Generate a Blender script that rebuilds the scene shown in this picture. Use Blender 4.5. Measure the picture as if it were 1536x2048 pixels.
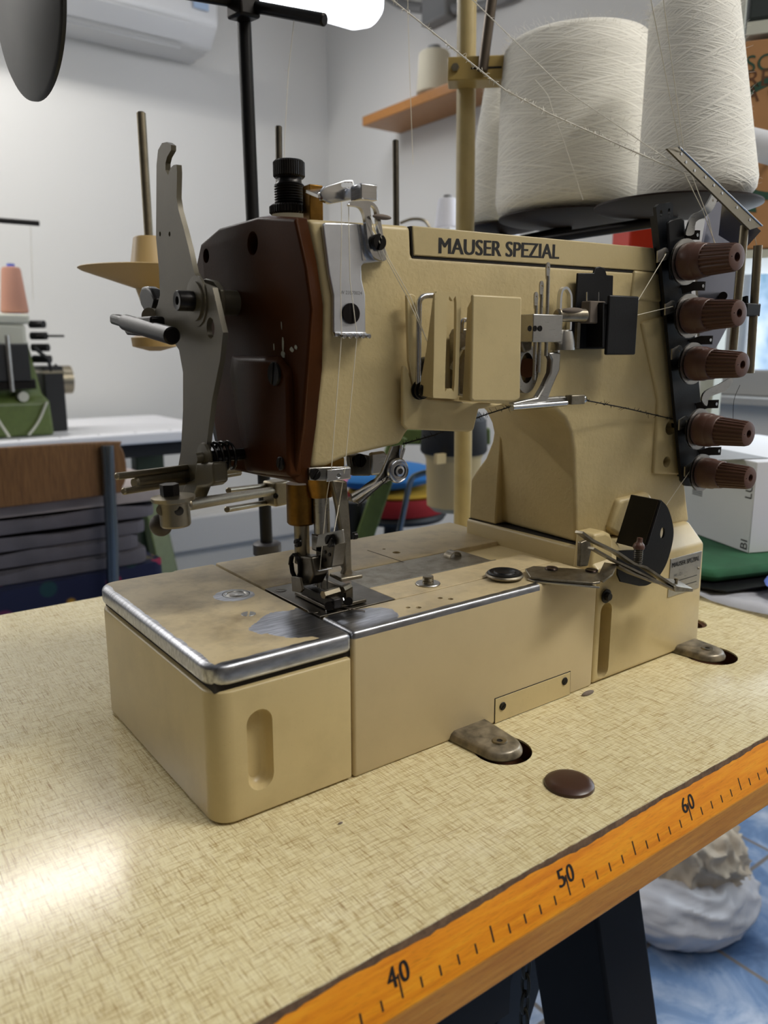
import bpy, bmesh, math, random
from mathutils import Vector as V, Matrix
random.seed(7)
for o in list(bpy.data.objects): bpy.data.objects.remove(o)
SC = bpy.context.scene
COL = SC.collection
S = 0.01                                    # everything below is written in centimetres
# ------------------------------------------------------------------ camera
F = 1570.0
pit = math.atan(332 / F)
UP = V((0, math.cos(pit), math.sin(pit))).normalized()
DX = V((2158, 332, -F)); DX = (DX - UP * DX.dot(UP)).normalized()
DY = UP.cross(DX)
R3 = Matrix((DX, DY, UP))
CAM = V((-14.04, -32.6, 23.4))
cd = bpy.data.cameras.new('camera'); co = bpy.data.objects.new('camera', cd); COL.objects.link(co)
co.matrix_world = Matrix.Translation(CAM * S) @ R3.to_4x4()
cd.sensor_fit = 'VERTICAL'; cd.sensor_height = 7.4; cd.sensor_width = 5.55
cd.lens = 7.4 * F / 2048; cd.clip_start = 0.01; cd.clip_end = 50
cd.dof.use_dof = True; cd.dof.focus_distance = 0.50; cd.dof.aperture_fstop = 2.1
SC.camera = co
SC.view_settings.view_transform = 'Standard'; SC.view_settings.look = 'None'
SC.view_settings.gamma = 1; SC.view_settings.exposure = 0.15
# ------------------------------------------------------------------ world and lights
w = bpy.data.worlds.new('daylight'); SC.world = w; w.use_nodes = True
bg = w.node_tree.nodes['Background']; bg.inputs[0].default_value = (0.75, 0.87, 1.0, 1); bg.inputs[1].default_value = 1.6
def area(name, loc, size, power, col=(1, 1, 1), look=(0, 0, -1), roll=0):
    l = bpy.data.lights.new(name, 'AREA'); l.shape = 'RECTANGLE'; l.size = size[0] * S; l.size_y = size[1] * S
    l.energy = power; l.color = col
    o = bpy.data.objects.new(name, l); COL.objects.link(o); o.location = V(loc) * S
    o.rotation_euler = V(look).to_track_quat('-Z', 'Y').to_euler(); return o
area('ceiling_tube_right', (125, -95, 176), (120, 24), 33, (1, .965, .90))
area('ceiling_tube_front', (20, -120, 178), (130, 40), 6, (1, .965, .90))
area('ceiling_tube_rear', (-70, 200, 140), (246, 13), 27, (1, .975, .94))
area('window_daylight', (158, 20, 50), (100, 70), 9, (.80, .90, 1), (-1, 0, -.1))

# ------------------------------------------------------------------ pixel helpers (a traced point gets its own plane)
def _ray(px, py): return R3 @ V((px - 768, 1024 - py, -F))
def PZ(px, py, z): d = _ray(px, py); return CAM + d * ((z - CAM.z) / d.z)
def PY(px, py, y): d = _ray(px, py); return CAM + d * ((y - CAM.y) / d.y)
def PX(px, py, x): d = _ray(px, py); return CAM + d * ((x - CAM.x) / d.x)
def PD(px, py, D): d = _ray(px, py); return CAM + d * (D / math.hypot(d.x, d.y))
AU = V((1, -.066, 0)).normalized(); AN = V((.066, 1, 0)).normalized(); K = V((0, 0, 1))
def PA(px, py, off=0):                       # the plane of the arm's front, offset backwards
    d = _ray(px, py); P0 = V((29, 2.4, 0)) + AN * off
    return CAM + d * ((P0 - CAM).dot(AN) / d.dot(AN))
XA, YA, ZA = V((1, 0, 0)), V((0, 1, 0)), V((0, 0, 1))

# ------------------------------------------------------------------ materials
def srgb(c):
    return tuple(((x / 255) / 12.92 if x / 255 <= .04045 else ((x / 255 + .055) / 1.055) ** 2.4) for x in c) + (1,)
class NT:
    def __init__(s, name):
        s.m = bpy.data.materials.new(name); s.m.use_nodes = True; s.t = s.m.node_tree
        s.b = s.t.nodes['Principled BSDF']; s.tc = s.t.nodes.new('ShaderNodeTexCoord')
    def n(s, typ, **kw):
        nd = s.t.nodes.new(typ)
        for k, v in kw.items(): setattr(nd, k, v)
        return nd
    def l(s, a, b): s.t.links.new(a, b)
    def mapping(s, scale=(1, 1, 1), rot=(0, 0, 0), src=None):
        mp = s.n('ShaderNodeMapping'); mp.inputs['Scale'].default_value = scale; mp.inputs['Rotation'].default_value = rot
        s.l(src or s.tc.outputs['Object'], mp.inputs[0]); return mp.outputs[0]
    def noise(s, scale, detail=3, vec=None, rough=.5, dist=0):
        nd = s.n('ShaderNodeTexNoise'); nd.inputs['Scale'].default_value = scale; nd.inputs['Detail'].default_value = detail
        nd.inputs['Roughness'].default_value = rough; nd.inputs['Distortion'].default_value = dist
        s.l(vec or s.tc.outputs['Object'], nd.inputs['Vector']); return nd.outputs[0]
    def ramp(s, fac, stops):
        r = s.n('ShaderNodeValToRGB'); e = r.color_ramp.elements
        while len(e) < len(stops): e.new(.5)
        for i, (p, c) in enumerate(stops): e[i].position = p; e[i].color = c if len(c) == 4 else c + (1,)
        s.l(fac, r.inputs[0]); return r.outputs[0]
    def mix(s, f, a, b, mode='MIX'):
        m = s.n('ShaderNodeMix', data_type='RGBA', blend_type=mode)
        for i, x in ((0, f), (6, a), (7, b)):
            if isinstance(x, (int, float)): m.inputs[i].default_value = x
            elif isinstance(x, tuple): m.inputs[i].default_value = x
            else: s.l(x, m.inputs[i])
        return m.outputs[2]
    def math(s, op, a, b=0.0, c=0.0, clamp=False):
        m = s.n('ShaderNodeMath', operation=op); m.use_clamp = clamp
        for i, x in enumerate((a, b, c)):
            if isinstance(x, (int, float)): m.inputs[i].default_value = x
            else: s.l(x, m.inputs[i])
        return m.outputs[0]
    def xyz(s, src=None):
        x = s.n('ShaderNodeSeparateXYZ'); s.l(src or s.tc.outputs['Object'], x.inputs[0]); return x.outputs
    def bump(s, h, strength=.3, dist=.0003):
        b = s.n('ShaderNodeBump'); b.inputs['Strength'].default_value = strength; b.inputs['Distance'].default_value = dist
        s.l(h, b.inputs['Height']); s.l(b.outputs[0], s.b.inputs['Normal'])
    def set(s, **kw):
        for k, v in kw.items():
            i = s.b.inputs[k.replace('_', ' ')]
            if isinstance(v, (int, float, tuple)): i.default_value = v
            else: s.l(v, i)
        return s
def plain(name, col, rough=.5, metal=0, bump=0, bscale=800, var=0, vscale=60, spec=.5, coat=0, emit=0):
    s = NT(name); c = srgb(col)
    if var:
        dk = tuple(x * (1 - var) for x in c[:3]) + (1,); lt = tuple(min(1, x * (1 + var)) for x in c[:3]) + (1,)
        s.set(Base_Color=s.ramp(s.noise(vscale, 4), [(.3, dk), (.7, lt)]))
    else: s.set(Base_Color=c)
    s.set(Roughness=rough, Metallic=metal); s.b.inputs['Specular IOR Level'].default_value = spec
    if coat: s.b.inputs['Coat Weight'].default_value = coat; s.b.inputs['Coat Roughness'].default_value = .12
    if emit: s.b.inputs['Emission Color'].default_value = c; s.b.inputs['Emission Strength'].default_value = emit
    if bump: s.bump(s.noise(bscale, 2), bump)
    return s.m
CREAM = (198, 179, 132)
def enamel(name, col=CREAM, rough=.42, bstr=.5, bs=420, dirt=.12):
    s = NT(name); c = srgb(col)
    d = tuple(x * .72 for x in c[:3]) + (1,)
    f = s.ramp(s.noise(28, 5, rough=.65), [(.45, (0, 0, 0)), (.85, (1, 1, 1))])
    base = s.mix(s.math('MULTIPLY', f, dirt * 5), c, d)
    sp = s.ramp(s.noise(900, 1), [(.76, (0, 0, 0)), (.78, (1, 1, 1))])
    base = s.mix(s.math('MULTIPLY', sp, .35), base, srgb((120, 100, 70)))
    s.set(Base_Color=base, Roughness=rough)
    s.bump(s.noise(bs, 2, dist=.4), bstr, .0003); return s.m
M = {}
M['cream'] = enamel('hammered_cream_enamel', rough=.38, bstr=.75, bs=330)
M['cream_smooth'] = enamel('smooth_cream_enamel', rough=.34, bstr=.12, bs=700)
M['tan_post'] = plain('tan_painted_tube', (178, 160, 112), .35, var=.06)
M['brown'] = None
def brown():
    s = NT('brown_enamel')
    n = s.noise(700, 2)
    s.set(Base_Color=s.ramp(s.noise(18, 3), [(.3, srgb((52, 28, 12))), (.7, srgb((66, 36, 17)))]), Roughness=.33)
    s.b.inputs['Specular IOR Level'].default_value = .04; s.bump(n, .22, .0002); return s.m
M['brown'] = brown()
M['knob'] = plain('brown_plastic', (84, 55, 44), .42, bump=.1, bscale=1500)
M['black'] = plain('black_enamel', (12, 12, 15), .4, spec=.3, bump=.15, bscale=900)
M['blackox'] = plain('blackened_steel', (26, 23, 22), .33, .6, bump=.2, bscale=900)
M['blackmat'] = plain('matt_black', (18, 18, 20), .6)
def steel(name, col, rough, var=.2, sc=(20, 20, 300), dirt=None):
    s = NT(name); c = srgb(col)
    st = s.noise(6, 4, s.mapping(sc))
    f = s.ramp(s.noise(90, 4, rough=.7), [(.42, (0, 0, 0)), (.75, (1, 1, 1))])
    dk = dirt and srgb(dirt) or tuple(x * .5 for x in c[:3]) + (1,)
    s.set(Base_Color=s.mix(s.math('MULTIPLY', f, var * 2), c, dk), Metallic=1.0,
          Roughness=s.math('MULTIPLY_ADD', st, .25, rough - .08))
    s.bump(s.noise(500, 3), .12, .0002); return s.m
M['chrome'] = steel('polished_chrome', (205, 207, 212), .14, .08)
M['satin'] = plain('satin_chrome_plate', (214, 217, 224), .34, .8, bump=.06, bscale=500, var=.06, vscale=60)
M['steel'] = steel('brushed_steel', (176, 174, 170), .27, .15)
M['dirtysteel'] = steel('dusty_worn_steel', (150, 143, 128), .38, .35, dirt=(80, 66, 46))
M['darksteel'] = steel('dark_oiled_steel', (104, 99, 90), .35, .3)
M['lever'] = plain('grey_plated_sheet', (90, 84, 69), .42, .35, bump=.1, bscale=600, var=.07, vscale=40)
M['nickel'] = steel('dull_nickel', (150, 141, 122), .32, .2)
M['brass'] = steel('brown_lacquered_brass', (136, 100, 46), .3, .25, dirt=(70, 46, 18))
M['seam'] = plain('dark_seam', (26, 20, 13), .8)
M['hole'] = plain('hole_shade_black', (20, 15, 11), .8)  # near-black colour put in for the shade inside holes and sockets
M['ink'] = plain('black_print', (22, 20, 20), .5)
M['inkgrey'] = plain('grey_engraving', (90, 92, 96), .5)
M['thread'] = plain('off_white_thread', (226, 219, 200), .9)
M['threadfuzz'] = plain('fuzzy_white_yarn', (232, 228, 218), .9)
M['blackthread'] = plain('black_thread', (24, 20, 20), .9)
M['lint'] = plain('grey_lint', (120, 108, 98), 1)
M['chip'] = plain('chipped_primer', (150, 152, 140), .7)
def worn_top(name, kind):
    """cream paint on cast metal, rubbed through to bare metal along the edges and around the needle"""
    s = NT(name); x, y, z = s.xyz(); x = s.math('MULTIPLY', x, 100); y = s.math('MULTIPLY', y, 100)
    n1 = s.noise(70, 5, rough=.6); n2 = s.noise(22, 5, rough=.6)
    def near(v, at, wd, nz=n1, amp=1.0):     # 1 where v < at, wobbling
        t = s.math('MULTIPLY_ADD', s.math('SUBTRACT', nz, .5), amp, v)
        return s.math('LESS_THAN', t, at)
    def blob(cx, cy, rx, ry, nz, amp):
        a = s.math('DIVIDE', s.math('SUBTRACT', x, cx), rx); b = s.math('DIVIDE', s.math('SUBTRACT', y, cy), ry)
        d = s.math('SQRT', s.math('ADD', s.math('MULTIPLY', a, a), s.math('MULTIPLY', b, b)))
        return s.math('LESS_THAN', s.math('MULTIPLY_ADD', s.math('SUBTRACT', nz, .5), amp, d), 1.0)
    zz = s.math('MULTIPLY', z, 100)
    if kind == 'left':
        m = near(x, .42, 0, amp=.5); m = s.math('MAXIMUM', m, near(y, .42, 0, amp=.5))
        m = s.math('MAXIMUM', m, s.math('MULTIPLY', s.math('LESS_THAN', y, .9), s.math('LESS_THAN', zz, 8.35)))
        m = s.math('MAXIMUM', m, blob(6.6, 3.1, 2.7, 2.1, n2, 2.3))
        m = s.math('MAXIMUM', m, blob(7.8, 1.2, 1.6, 1.5, n2, 1.6))
        m = s.math('MAXIMUM', m, blob(5.9, 9.6, 1.1, 1.1, n2, 1.5))
    else:
        m = s.math('MULTIPLY', near(y, .42, 0, amp=.35), s.math('LESS_THAN', x, 22.6))
        m = s.math('MAXIMUM', m, blob(9.0, 1.4, 2.6, 1.9, n2, 1.6))
        m = s.math('MULTIPLY', m, s.math('GREATER_THAN', zz, 8.12))
        m = s.math('MULTIPLY', m, s.math('LESS_THAN', y, 4.6))
    c = srgb((198, 180, 141))
    dirt = s.ramp(n2, [(.44, (0, 0, 0)), (.66, (1, 1, 1))])
    near_needle = s.n('ShaderNodeMapRange'); near_needle.inputs[1].default_value = 0; near_needle.inputs[2].default_value = 11
    near_needle.inputs[3].default_value = 1.0; near_needle.inputs[4].default_value = .3
    a = s.math('SUBTRACT', x, 7); b = s.math('SUBTRACT', y, 8)
    s.l(s.math('SQRT', s.math('ADD', s.math('MULTIPLY', a, a), s.math('MULTIPLY', b, b))), near_needle.inputs[0])
    dirt = s.math('MULTIPLY', dirt, s.math('MULTIPLY_ADD', s.math('GREATER_THAN', zz, 8.3), .85, .15))
    paint = s.mix(s.math('MULTIPLY', dirt, near_needle.outputs[0]), c, srgb((106, 88, 62)))
    paint = s.mix(s.math('MULTIPLY', s.ramp(n1, [(.5, (0, 0, 0)), (.72, (1, 1, 1))]), s.math('MULTIPLY_ADD', s.math('GREATER_THAN', zz, 8.3), .38, .05)), paint, srgb((134, 122, 100)))
    metal = s.ramp(s.noise(8, 5, s.mapping((10, 90, 30))), [(.3, srgb((140, 141, 146))), (.7, srgb((196, 198, 204)))])
    s.set(Base_Color=s.mix(m, paint, metal), Metallic=m, Roughness=s.math('MULTIPLY_ADD', m, -.1, .42))
    s.bump(s.noise(600, 2), .12, .0002); return s.m
M['topleft'] = worn_top('worn_painted_bed_plate', 'left')
M['topright'] = worn_top('worn_painted_cover', 'right')
def laminate():
    s = NT('woven_pattern_laminate')
    a = s.noise(1, 2, s.mapping((110, 1500, 60))); b = s.noise(1, 2, s.mapping((1500, 110, 60)))
    c = s.noise(1, 2, s.mapping((75, 1900, 60))); d = s.noise(1, 2, s.mapping((1900, 75, 60)))
    base = srgb((228, 216, 172))
    f1 = s.ramp(s.math('MAXIMUM', a, b), [(.52, (0, 0, 0)), (.68, (1, 1, 1))])
    col = s.mix(s.math('MULTIPLY', f1, .7), base, srgb((184, 160, 110)))
    f2 = s.ramp(s.math('MAXIMUM', c, d), [(.60, (0, 0, 0)), (.69, (1, 1, 1))])
    col = s.mix(s.math('MULTIPLY', f2, .75), col, srgb((150, 116, 66)))
    f3 = s.ramp(s.math('MINIMUM', a, b), [(.30, (1, 1, 1)), (.42, (0, 0, 0))])
    col = s.mix(s.math('MULTIPLY', f3, .5), col, srgb((242, 234, 200)))
    s.set(Base_Color=col, Roughness=.15); s.bump(s.math('MAXIMUM', a, b), .06, .0001); return s.m
M['laminate'] = laminate()
def wood(name, a, b, c, sc=(6, 90, 90), rough=.38):
    s = NT(name); n = s.noise(4, 5, s.mapping(sc), rough=.6)
    f = s.noise(3, 3, s.mapping((60, 600, 600)))
    col = s.ramp(n, [(.3, srgb(a)), (.5, srgb(b)), (.72, srgb(c))])
    col = s.mix(s.math('MULTIPLY', s.ramp(f, [(.55, (0, 0, 0)), (.75, (1, 1, 1))]), .35), col, srgb(tuple(int(q * .6) for q in a)))
    s.set(Base_Color=col, Roughness=rough); return s.m
M['beech'] = wood('varnished_beech', (214, 124, 12), (232, 146, 20), (240, 164, 34))
M['beechlow'] = wood('rubbed_beech', (184, 118, 34), (200, 136, 46), (214, 154, 62), rough=.5)
M['edge'] = plain('worn_dark_edge', (108, 84, 62), .7, var=.35, vscale=300)
M['chairwood'] = wood('chair_veneer', (92, 62, 34), (112, 78, 44), (128, 92, 54), (90, 6, 6))
M['shelf'] = wood('shelf_wood', (150, 98, 46), (166, 112, 56), (182, 128, 70))
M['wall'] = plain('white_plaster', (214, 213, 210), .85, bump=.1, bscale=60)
M['walldim'] = plain('low_bounce_plaster', (128, 120, 108), .9)  # unseen walls given a darker colour to cut bounced light
M['ceil'] = plain('ceiling_paint', (205, 203, 198), .9)
def tiles():
    s = NT('blue_stone_tiles')
    n = s.noise(7, 6, rough=.65, dist=.6)
    col = s.ramp(n, [(.3, srgb((72, 100, 140))), (.5, srgb((112, 142, 184))), (.68, srgb((186, 200, 222)))])
    br = s.n('ShaderNodeTexBrick'); br.offset = 0; br.inputs['Scale'].default_value = 1
    br.inputs['Brick Width'].default_value = .33; br.inputs['Row Height'].default_value = .33; br.inputs['Mortar Size'].default_value = .004
    br.inputs['Color1'].default_value = (1, 1, 1, 1); br.inputs['Color2'].default_value = (1, 1, 1, 1); br.inputs['Mortar'].default_value = (0, 0, 0, 1)
    s.l(s.mapping(), br.inputs['Vector'])
    s.set(Base_Color=s.mix(br.outputs[0], srgb((122, 116, 112)), col), Roughness=.28); return s.m
M['tiles'] = tiles()
def yarn(name, col, N=26):
    s = NT(name); x, y, z = s.xyz(); th = s.math('ARCTAN2', x, s.math('MULTIPLY', y, -1.0)); u = s.math('MULTIPLY', th, .08)
    def fam(al, k, seed):
        ca, sa = math.cos(al), math.sin(al); cb = s.n('ShaderNodeCombineXYZ')
        s.l(s.math('MULTIPLY', s.math('ADD', s.math('MULTIPLY', u, ca), s.math('MULTIPLY', z, sa)), 11), cb.inputs[0])
        s.l(s.math('MULTIPLY', s.math('ADD', s.math('MULTIPLY', u, -sa), s.math('MULTIPLY', z, ca)), k), cb.inputs[1]); cb.inputs[2].default_value = seed
        return s.noise(1, 1, cb.outputs[0])
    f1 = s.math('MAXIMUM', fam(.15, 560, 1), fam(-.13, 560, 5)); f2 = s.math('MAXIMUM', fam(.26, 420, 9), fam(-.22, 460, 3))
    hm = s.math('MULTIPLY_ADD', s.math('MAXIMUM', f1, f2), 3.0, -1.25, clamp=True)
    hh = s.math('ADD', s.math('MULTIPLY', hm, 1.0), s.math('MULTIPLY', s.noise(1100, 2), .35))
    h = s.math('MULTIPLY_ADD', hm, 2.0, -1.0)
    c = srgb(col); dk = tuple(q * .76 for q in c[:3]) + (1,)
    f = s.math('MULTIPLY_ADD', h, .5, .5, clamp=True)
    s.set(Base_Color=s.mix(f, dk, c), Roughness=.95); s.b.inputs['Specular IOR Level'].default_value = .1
    s.b.inputs['Sheen Weight'].default_value = .3
    s.bump(hh, .6, .0008); return s.m
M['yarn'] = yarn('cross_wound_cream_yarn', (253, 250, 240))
M['plateunder'] = plain('dark_brown_plate', (40, 31, 27), .5, spec=.2)
M['green'] = plain('green_enamel', (92, 108, 56), .4, var=.1)
M['greendark'] = plain('dark_green_enamel', (48, 62, 38), .5)
M['whitelam'] = plain('white_laminate', (226, 226, 230), .3)
M['offwhite'] = plain('off_white_enamel', (196, 196, 182), .4)
M['grayfab'] = plain('grey_cloth', (92, 88, 94), .95, bump=.4, bscale=300, var=.2, vscale=14)
M['graylight'] = plain('light_grey_cloth', (150, 140, 138), .95, bump=.4, bscale=300, var=.12, vscale=14)
def floral(name, base, spots, scale=22):
    s = NT(name); v = s.n('ShaderNodeTexVoronoi'); v.inputs['Scale'].default_value = scale; s.l(s.tc.outputs['Object'], v.inputs[0])
    m = s.ramp(v.outputs['Distance'], [(.32, (1, 1, 1)), (.38, (0, 0, 0))])
    pick = s.ramp(s.xyz(v.outputs['Color'])[0], [(i / len(spots), srgb(c)) for i, c in enumerate(spots)])
    s.t.nodes[-1]; s.set(Base_Color=s.mix(m, srgb(base), pick), Roughness=.9); return s.m
M['floralblue'] = floral('blue_flowered_cloth', (34, 104, 168), [(222, 110, 130), (60, 140, 190), (226, 150, 140), (40, 90, 150)])
M['floralnavy'] = floral('navy_flowered_cloth', (24, 30, 62), [(190, 30, 70), (30, 40, 80), (200, 150, 40), (24, 60, 66)], 20)
M['red'] = plain('red_cloth', (150, 22, 28), .85)
M['yellow'] = plain('yellow_cloth', (190, 150, 40), .85)
M['redplastic'] = plain('red_plastic', (188, 44, 22), .4)
M['pinkyarn'] = plain('salmon_thread', (190, 140, 120), .9, bump=.5, bscale=500)
M['bluep'] = plain('blue_plastic', (90, 110, 210), .5)
M['whiteyarn'] = plain('white_thread_cone', (222, 222, 230), .9, bump=.5, bscale=500)
M['cardboard'] = plain('brown_cardboard', (170, 124, 80), .85, var=.08, vscale=20)
M['whitecard'] = plain('white_cardboard', (208, 210, 216), .6)
M['greencloth'] = plain('green_cloth', (34, 84, 56), .9, bump=.4, bscale=400, var=.2, vscale=30)
M['darkgreenprint'] = plain('dark_green_print', (40, 74, 58), .8)
M['brownprint'] = plain('brown_print', (96, 60, 34), .8)
M['glow'] = plain('lit_diffuser', (245, 248, 255), .4, emit=6)
M['acwhite'] = plain('white_appliance_plastic', (200, 200, 200), .4)
M['greyplastic'] = plain('grey_conduit_plastic', (120, 120, 120), .6)
M['winframe'] = plain('grey_window_frame', (150, 152, 152), .5)
M['rubber'] = plain('black_rubber', (20, 20, 20), .5)
M['rubberdisc'] = plain('dark_steel_disc', (26, 25, 22), .45, 0, var=.3, vscale=30)
M['bluegrey'] = plain('chrome_blue_tube', (120, 130, 140), .2, .9)
M['greyplate'] = plain('grey_violet_steel', (124, 124, 134), .3, .8)
M['chainm'] = plain('dull_chain', (62, 60, 52), .5, .7)
M['legblack'] = plain('black_leg_enamel', (19, 16, 15), .6, spec=.25)
M['legbrown'] = plain('dark_leg_enamel', (52, 42, 40), .45)
M['felt'] = plain('grey_fluff', (110, 100, 90), 1)
def film():
    s = NT('clear_plastic_film'); s.set(Base_Color=srgb((228, 230, 240)), Roughness=.18)
    s.b.inputs['Transmission Weight'].default_value = .45; s.b.inputs['Alpha'].default_value = .85
    s.bump(s.noise(30, 3), .6, .004); return s.m
M['film'] = film()
M['filmbag'] = plain('milky_plastic_bag', (214, 214, 220), .35, bump=.8, bscale=60)
M['bagcloth'] = plain('crumpled_cream_cloth', (214, 200, 180), .9, bump=.8, bscale=40, var=.15, vscale=20)
def winview():
    s = NT('outdoor_view'); n = s.noise(9, 4)
    c = s.ramp(n, [(.35, srgb((120, 160, 190))), (.5, srgb((190, 215, 245))), (.65, srgb((225, 238, 255)))])
    s.set(Base_Color=(0, 0, 0, 1), Emission_Color=c); s.b.inputs['Emission Strength'].default_value = 1.1; return s.m
M['winview'] = winview()
def glassm():
    s = NT('window_glass'); s.set(Base_Color=(1, 1, 1, 1), Roughness=.02); s.b.inputs['Transmission Weight'].default_value = 1
    s.b.inputs['IOR'].default_value = 1.01; return s.m
M['glass'] = glassm()

# ------------------------------------------------------------------ mesh builder
def frame(ax):
    ax = ax.normalized(); t = V((0, 0, 1)) if abs(ax.z) < .9 else V((1, 0, 0))
    u = ax.cross(t).normalized(); return u, ax.cross(u).normalized(), ax
class MB:
    def __init__(s): s.bm = bmesh.new()
    def v(s, p): return s.bm.verts.new(p)
    def f(s, vs):
        try: return s.bm.faces.new(vs)
        except ValueError: return None
    def box(s, a, b):
        a, b = V(a), V(b); return s.obox((a + b) / 2, XA * abs(b.x - a.x) / 2, YA * abs(b.y - a.y) / 2, ZA * abs(b.z - a.z) / 2)
    def obox(s, c, ax, ay, az):
        c = V(c); q = [s.v(c + ax * i + ay * j + az * k) for k in (-1, 1) for j in (-1, 1) for i in (-1, 1)]
        for t in ((0, 2, 3, 1), (4, 5, 7, 6), (0, 1, 5, 4), (2, 6, 7, 3), (0, 4, 6, 2), (1, 3, 7, 5)): s.f([q[i] for i in t])
        return s
    def lathe(s, o, ax, prof, seg=40):
        o = V(o); u, w_, a = frame(V(ax)); rings = []
        for r, h in prof:
            if r < 1e-6: rings.append([s.v(o + a * h)])
            else: rings.append([s.v(o + a * h + (u * math.cos(t) + w_ * math.sin(t)) * r) for t in (2 * math.pi * i / seg for i in range(seg))])
        for A, B in zip(rings, rings[1:]):
            for i in range(seg):
                j = (i + 1) % seg
                if len(A) == 1 and len(B) == 1: continue
                if len(A) == 1: s.f([A[0], B[j], B[i]])
                elif len(B) == 1: s.f([A[i], A[j], B[0]])
                else: s.f([A[i], A[j], B[j], B[i]])
        return s
    def cyl(s, a, b, r, r2=None, seg=24):
        a, b = V(a), V(b); L = (b - a).length; r2 = r if r2 is None else r2
        return s.lathe(a, b - a, [(0, 0), (r, 0), (r2, L), (0, L)], seg)
    def rod(s, a, b, r, ch=.25, seg=20):     # cylinder with chamfered ends
        a, b = V(a), V(b); L = (b - a).length; c = r * ch
        return s.lathe(a, b - a, [(0, 0), (r - c, 0), (r, c), (r, L - c), (r - c, L), (0, L)], seg)
    def tube(s, pts, r, seg=8, closed=False, flat=None):
        pts = [V(p) for p in pts]; n = len(pts); rings = []; u = None
        for i, p in enumerate(pts):
            a = pts[i - 1] if (i or closed) else p; b = pts[(i + 1) % n] if (i < n - 1 or closed) else p
            t = (b - a).normalized() if (b - a).length > 1e-9 else V((0, 0, 1))
            if u is None: u = frame(t)[0]
            u = (u - t * u.dot(t)); u = u.normalized() if u.length > 1e-6 else frame(t)[0]
            w_ = t.cross(u); rr = r[i] if isinstance(r, (list, tuple)) else r
            rings.append([s.v(p + (u * math.cos(q) + w_ * math.sin(q)) * rr) for q in (2 * math.pi * k / seg for k in range(seg))])
        R = list(zip(rings, rings[1:])) + ([(rings[-1], rings[0])] if closed else [])
        for A, B in R:
            for k in range(seg): s.f([A[k], A[(k + 1) % seg], B[(k + 1) % seg], B[k]])
        if not closed: s.f(rings[0][::-1]); s.f(rings[-1])
        return s
    def ribbon(s, pts, side, w_, t):         # flat bar bent along pts; side = width direction
        pts = [V(p) for p in pts]; rings = []
        for i, p in enumerate(pts):
            a = pts[max(i - 1, 0)]; b = pts[min(i + 1, len(pts) - 1)]; tg = (b - a).normalized()
            sd = V(side[i] if isinstance(side, list) else side).normalized(); sd = (sd - tg * sd.dot(tg)).normalized(); nn = tg.cross(sd)
            ww = w_[i] if isinstance(w_, (list, tuple)) else w_
            rings.append([s.v(p + sd * ww / 2 + nn * t / 2), s.v(p - sd * ww / 2 + nn * t / 2), s.v(p - sd * ww / 2 - nn * t / 2), s.v(p + sd * ww / 2 - nn * t / 2)])
        for A, B in zip(rings, rings[1:]):
            for k in range(4): s.f([A[k], A[(k + 1) % 4], B[(k + 1) % 4], B[k]])
        s.f(rings[0][::-1]); s.f(rings[-1]); return s
    def prism(s, pts, vec, holes=()):
        vec = V(vec)
        if not holes:
            A = [s.v(V(p)) for p in pts]; B = [s.v(V(p) + vec) for p in pts]
            s.f(A[::-1]); s.f(B)
            for i in range(len(A)): j = (i + 1) % len(A); s.f([A[i], A[j], B[j], B[i]])
            return s
        for off in (V((0, 0, 0)), vec):
            ed = []; 
            for lp in [pts] + list(holes):
                q = [s.v(V(p) + off) for p in lp]
                ed += [s.bm.edges.new((q[i], q[(i + 1) % len(q)])) for i in range(len(q))]
            bmesh.ops.triangle_fill(s.bm, edges=ed, use_beauty=True)
        for lp in [pts] + list(holes):
            for i in range(len(lp)):
                a, b = V(lp[i]), V(lp[(i + 1) % len(lp)])
                s.f([s.v(a), s.v(b), s.v(b + vec), s.v(a + vec)])
        bmesh.ops.remove_doubles(s.bm, verts=s.bm.verts, dist=1e-4); return s
    def loft(s, loops, caps=True):
        L = [[s.v(V(p)) for p in lp] for lp in loops]; n = len(L[0])
        for A, B in zip(L, L[1:]):
            for i in range(n): j = (i + 1) % n; s.f([A[i], A[j], B[j], B[i]])
        if caps: s.f(L[0][::-1]); s.f(L[-1])
        return s
    def ball(s, c, r, sq=(1, 1, 1), seg=20):
        c = V(c); prof = [(math.sin(math.pi * i / 10) * r, -math.cos(math.pi * i / 10) * r) for i in range(11)]
        before = set(s.bm.verts); s.lathe(V((0, 0, 0)), ZA, [(max(a, 0) if 0 < i < 10 else 0, b) for i, (a, b) in enumerate(prof)], seg)
        for q in set(s.bm.verts) - before: q.co = V((q.co.x * sq[0], q.co.y * sq[1], q.co.z * sq[2])) + c
        return s
def circ(c, u, w_, r, seg=20, r2=None):
    return [V(c) + u * math.cos(t) * r + w_ * math.sin(t) * (r2 or r) for t in (2 * math.pi * i / seg for i in range(seg))]
def slot(c, u, w_, L, r, seg=8):             # stadium outline, long axis u
    o = []
    for i in range(seg + 1): t = -math.pi / 2 + math.pi * i / seg; o.append(V(c) + u * (L / 2 - r + math.cos(t) * r) + w_ * math.sin(t) * r)
    for i in range(seg + 1): t = math.pi / 2 + math.pi * i / seg; o.append(V(c) + u * (-L / 2 + r + math.cos(t) * r) + w_ * math.sin(t) * r)
    return o
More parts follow.
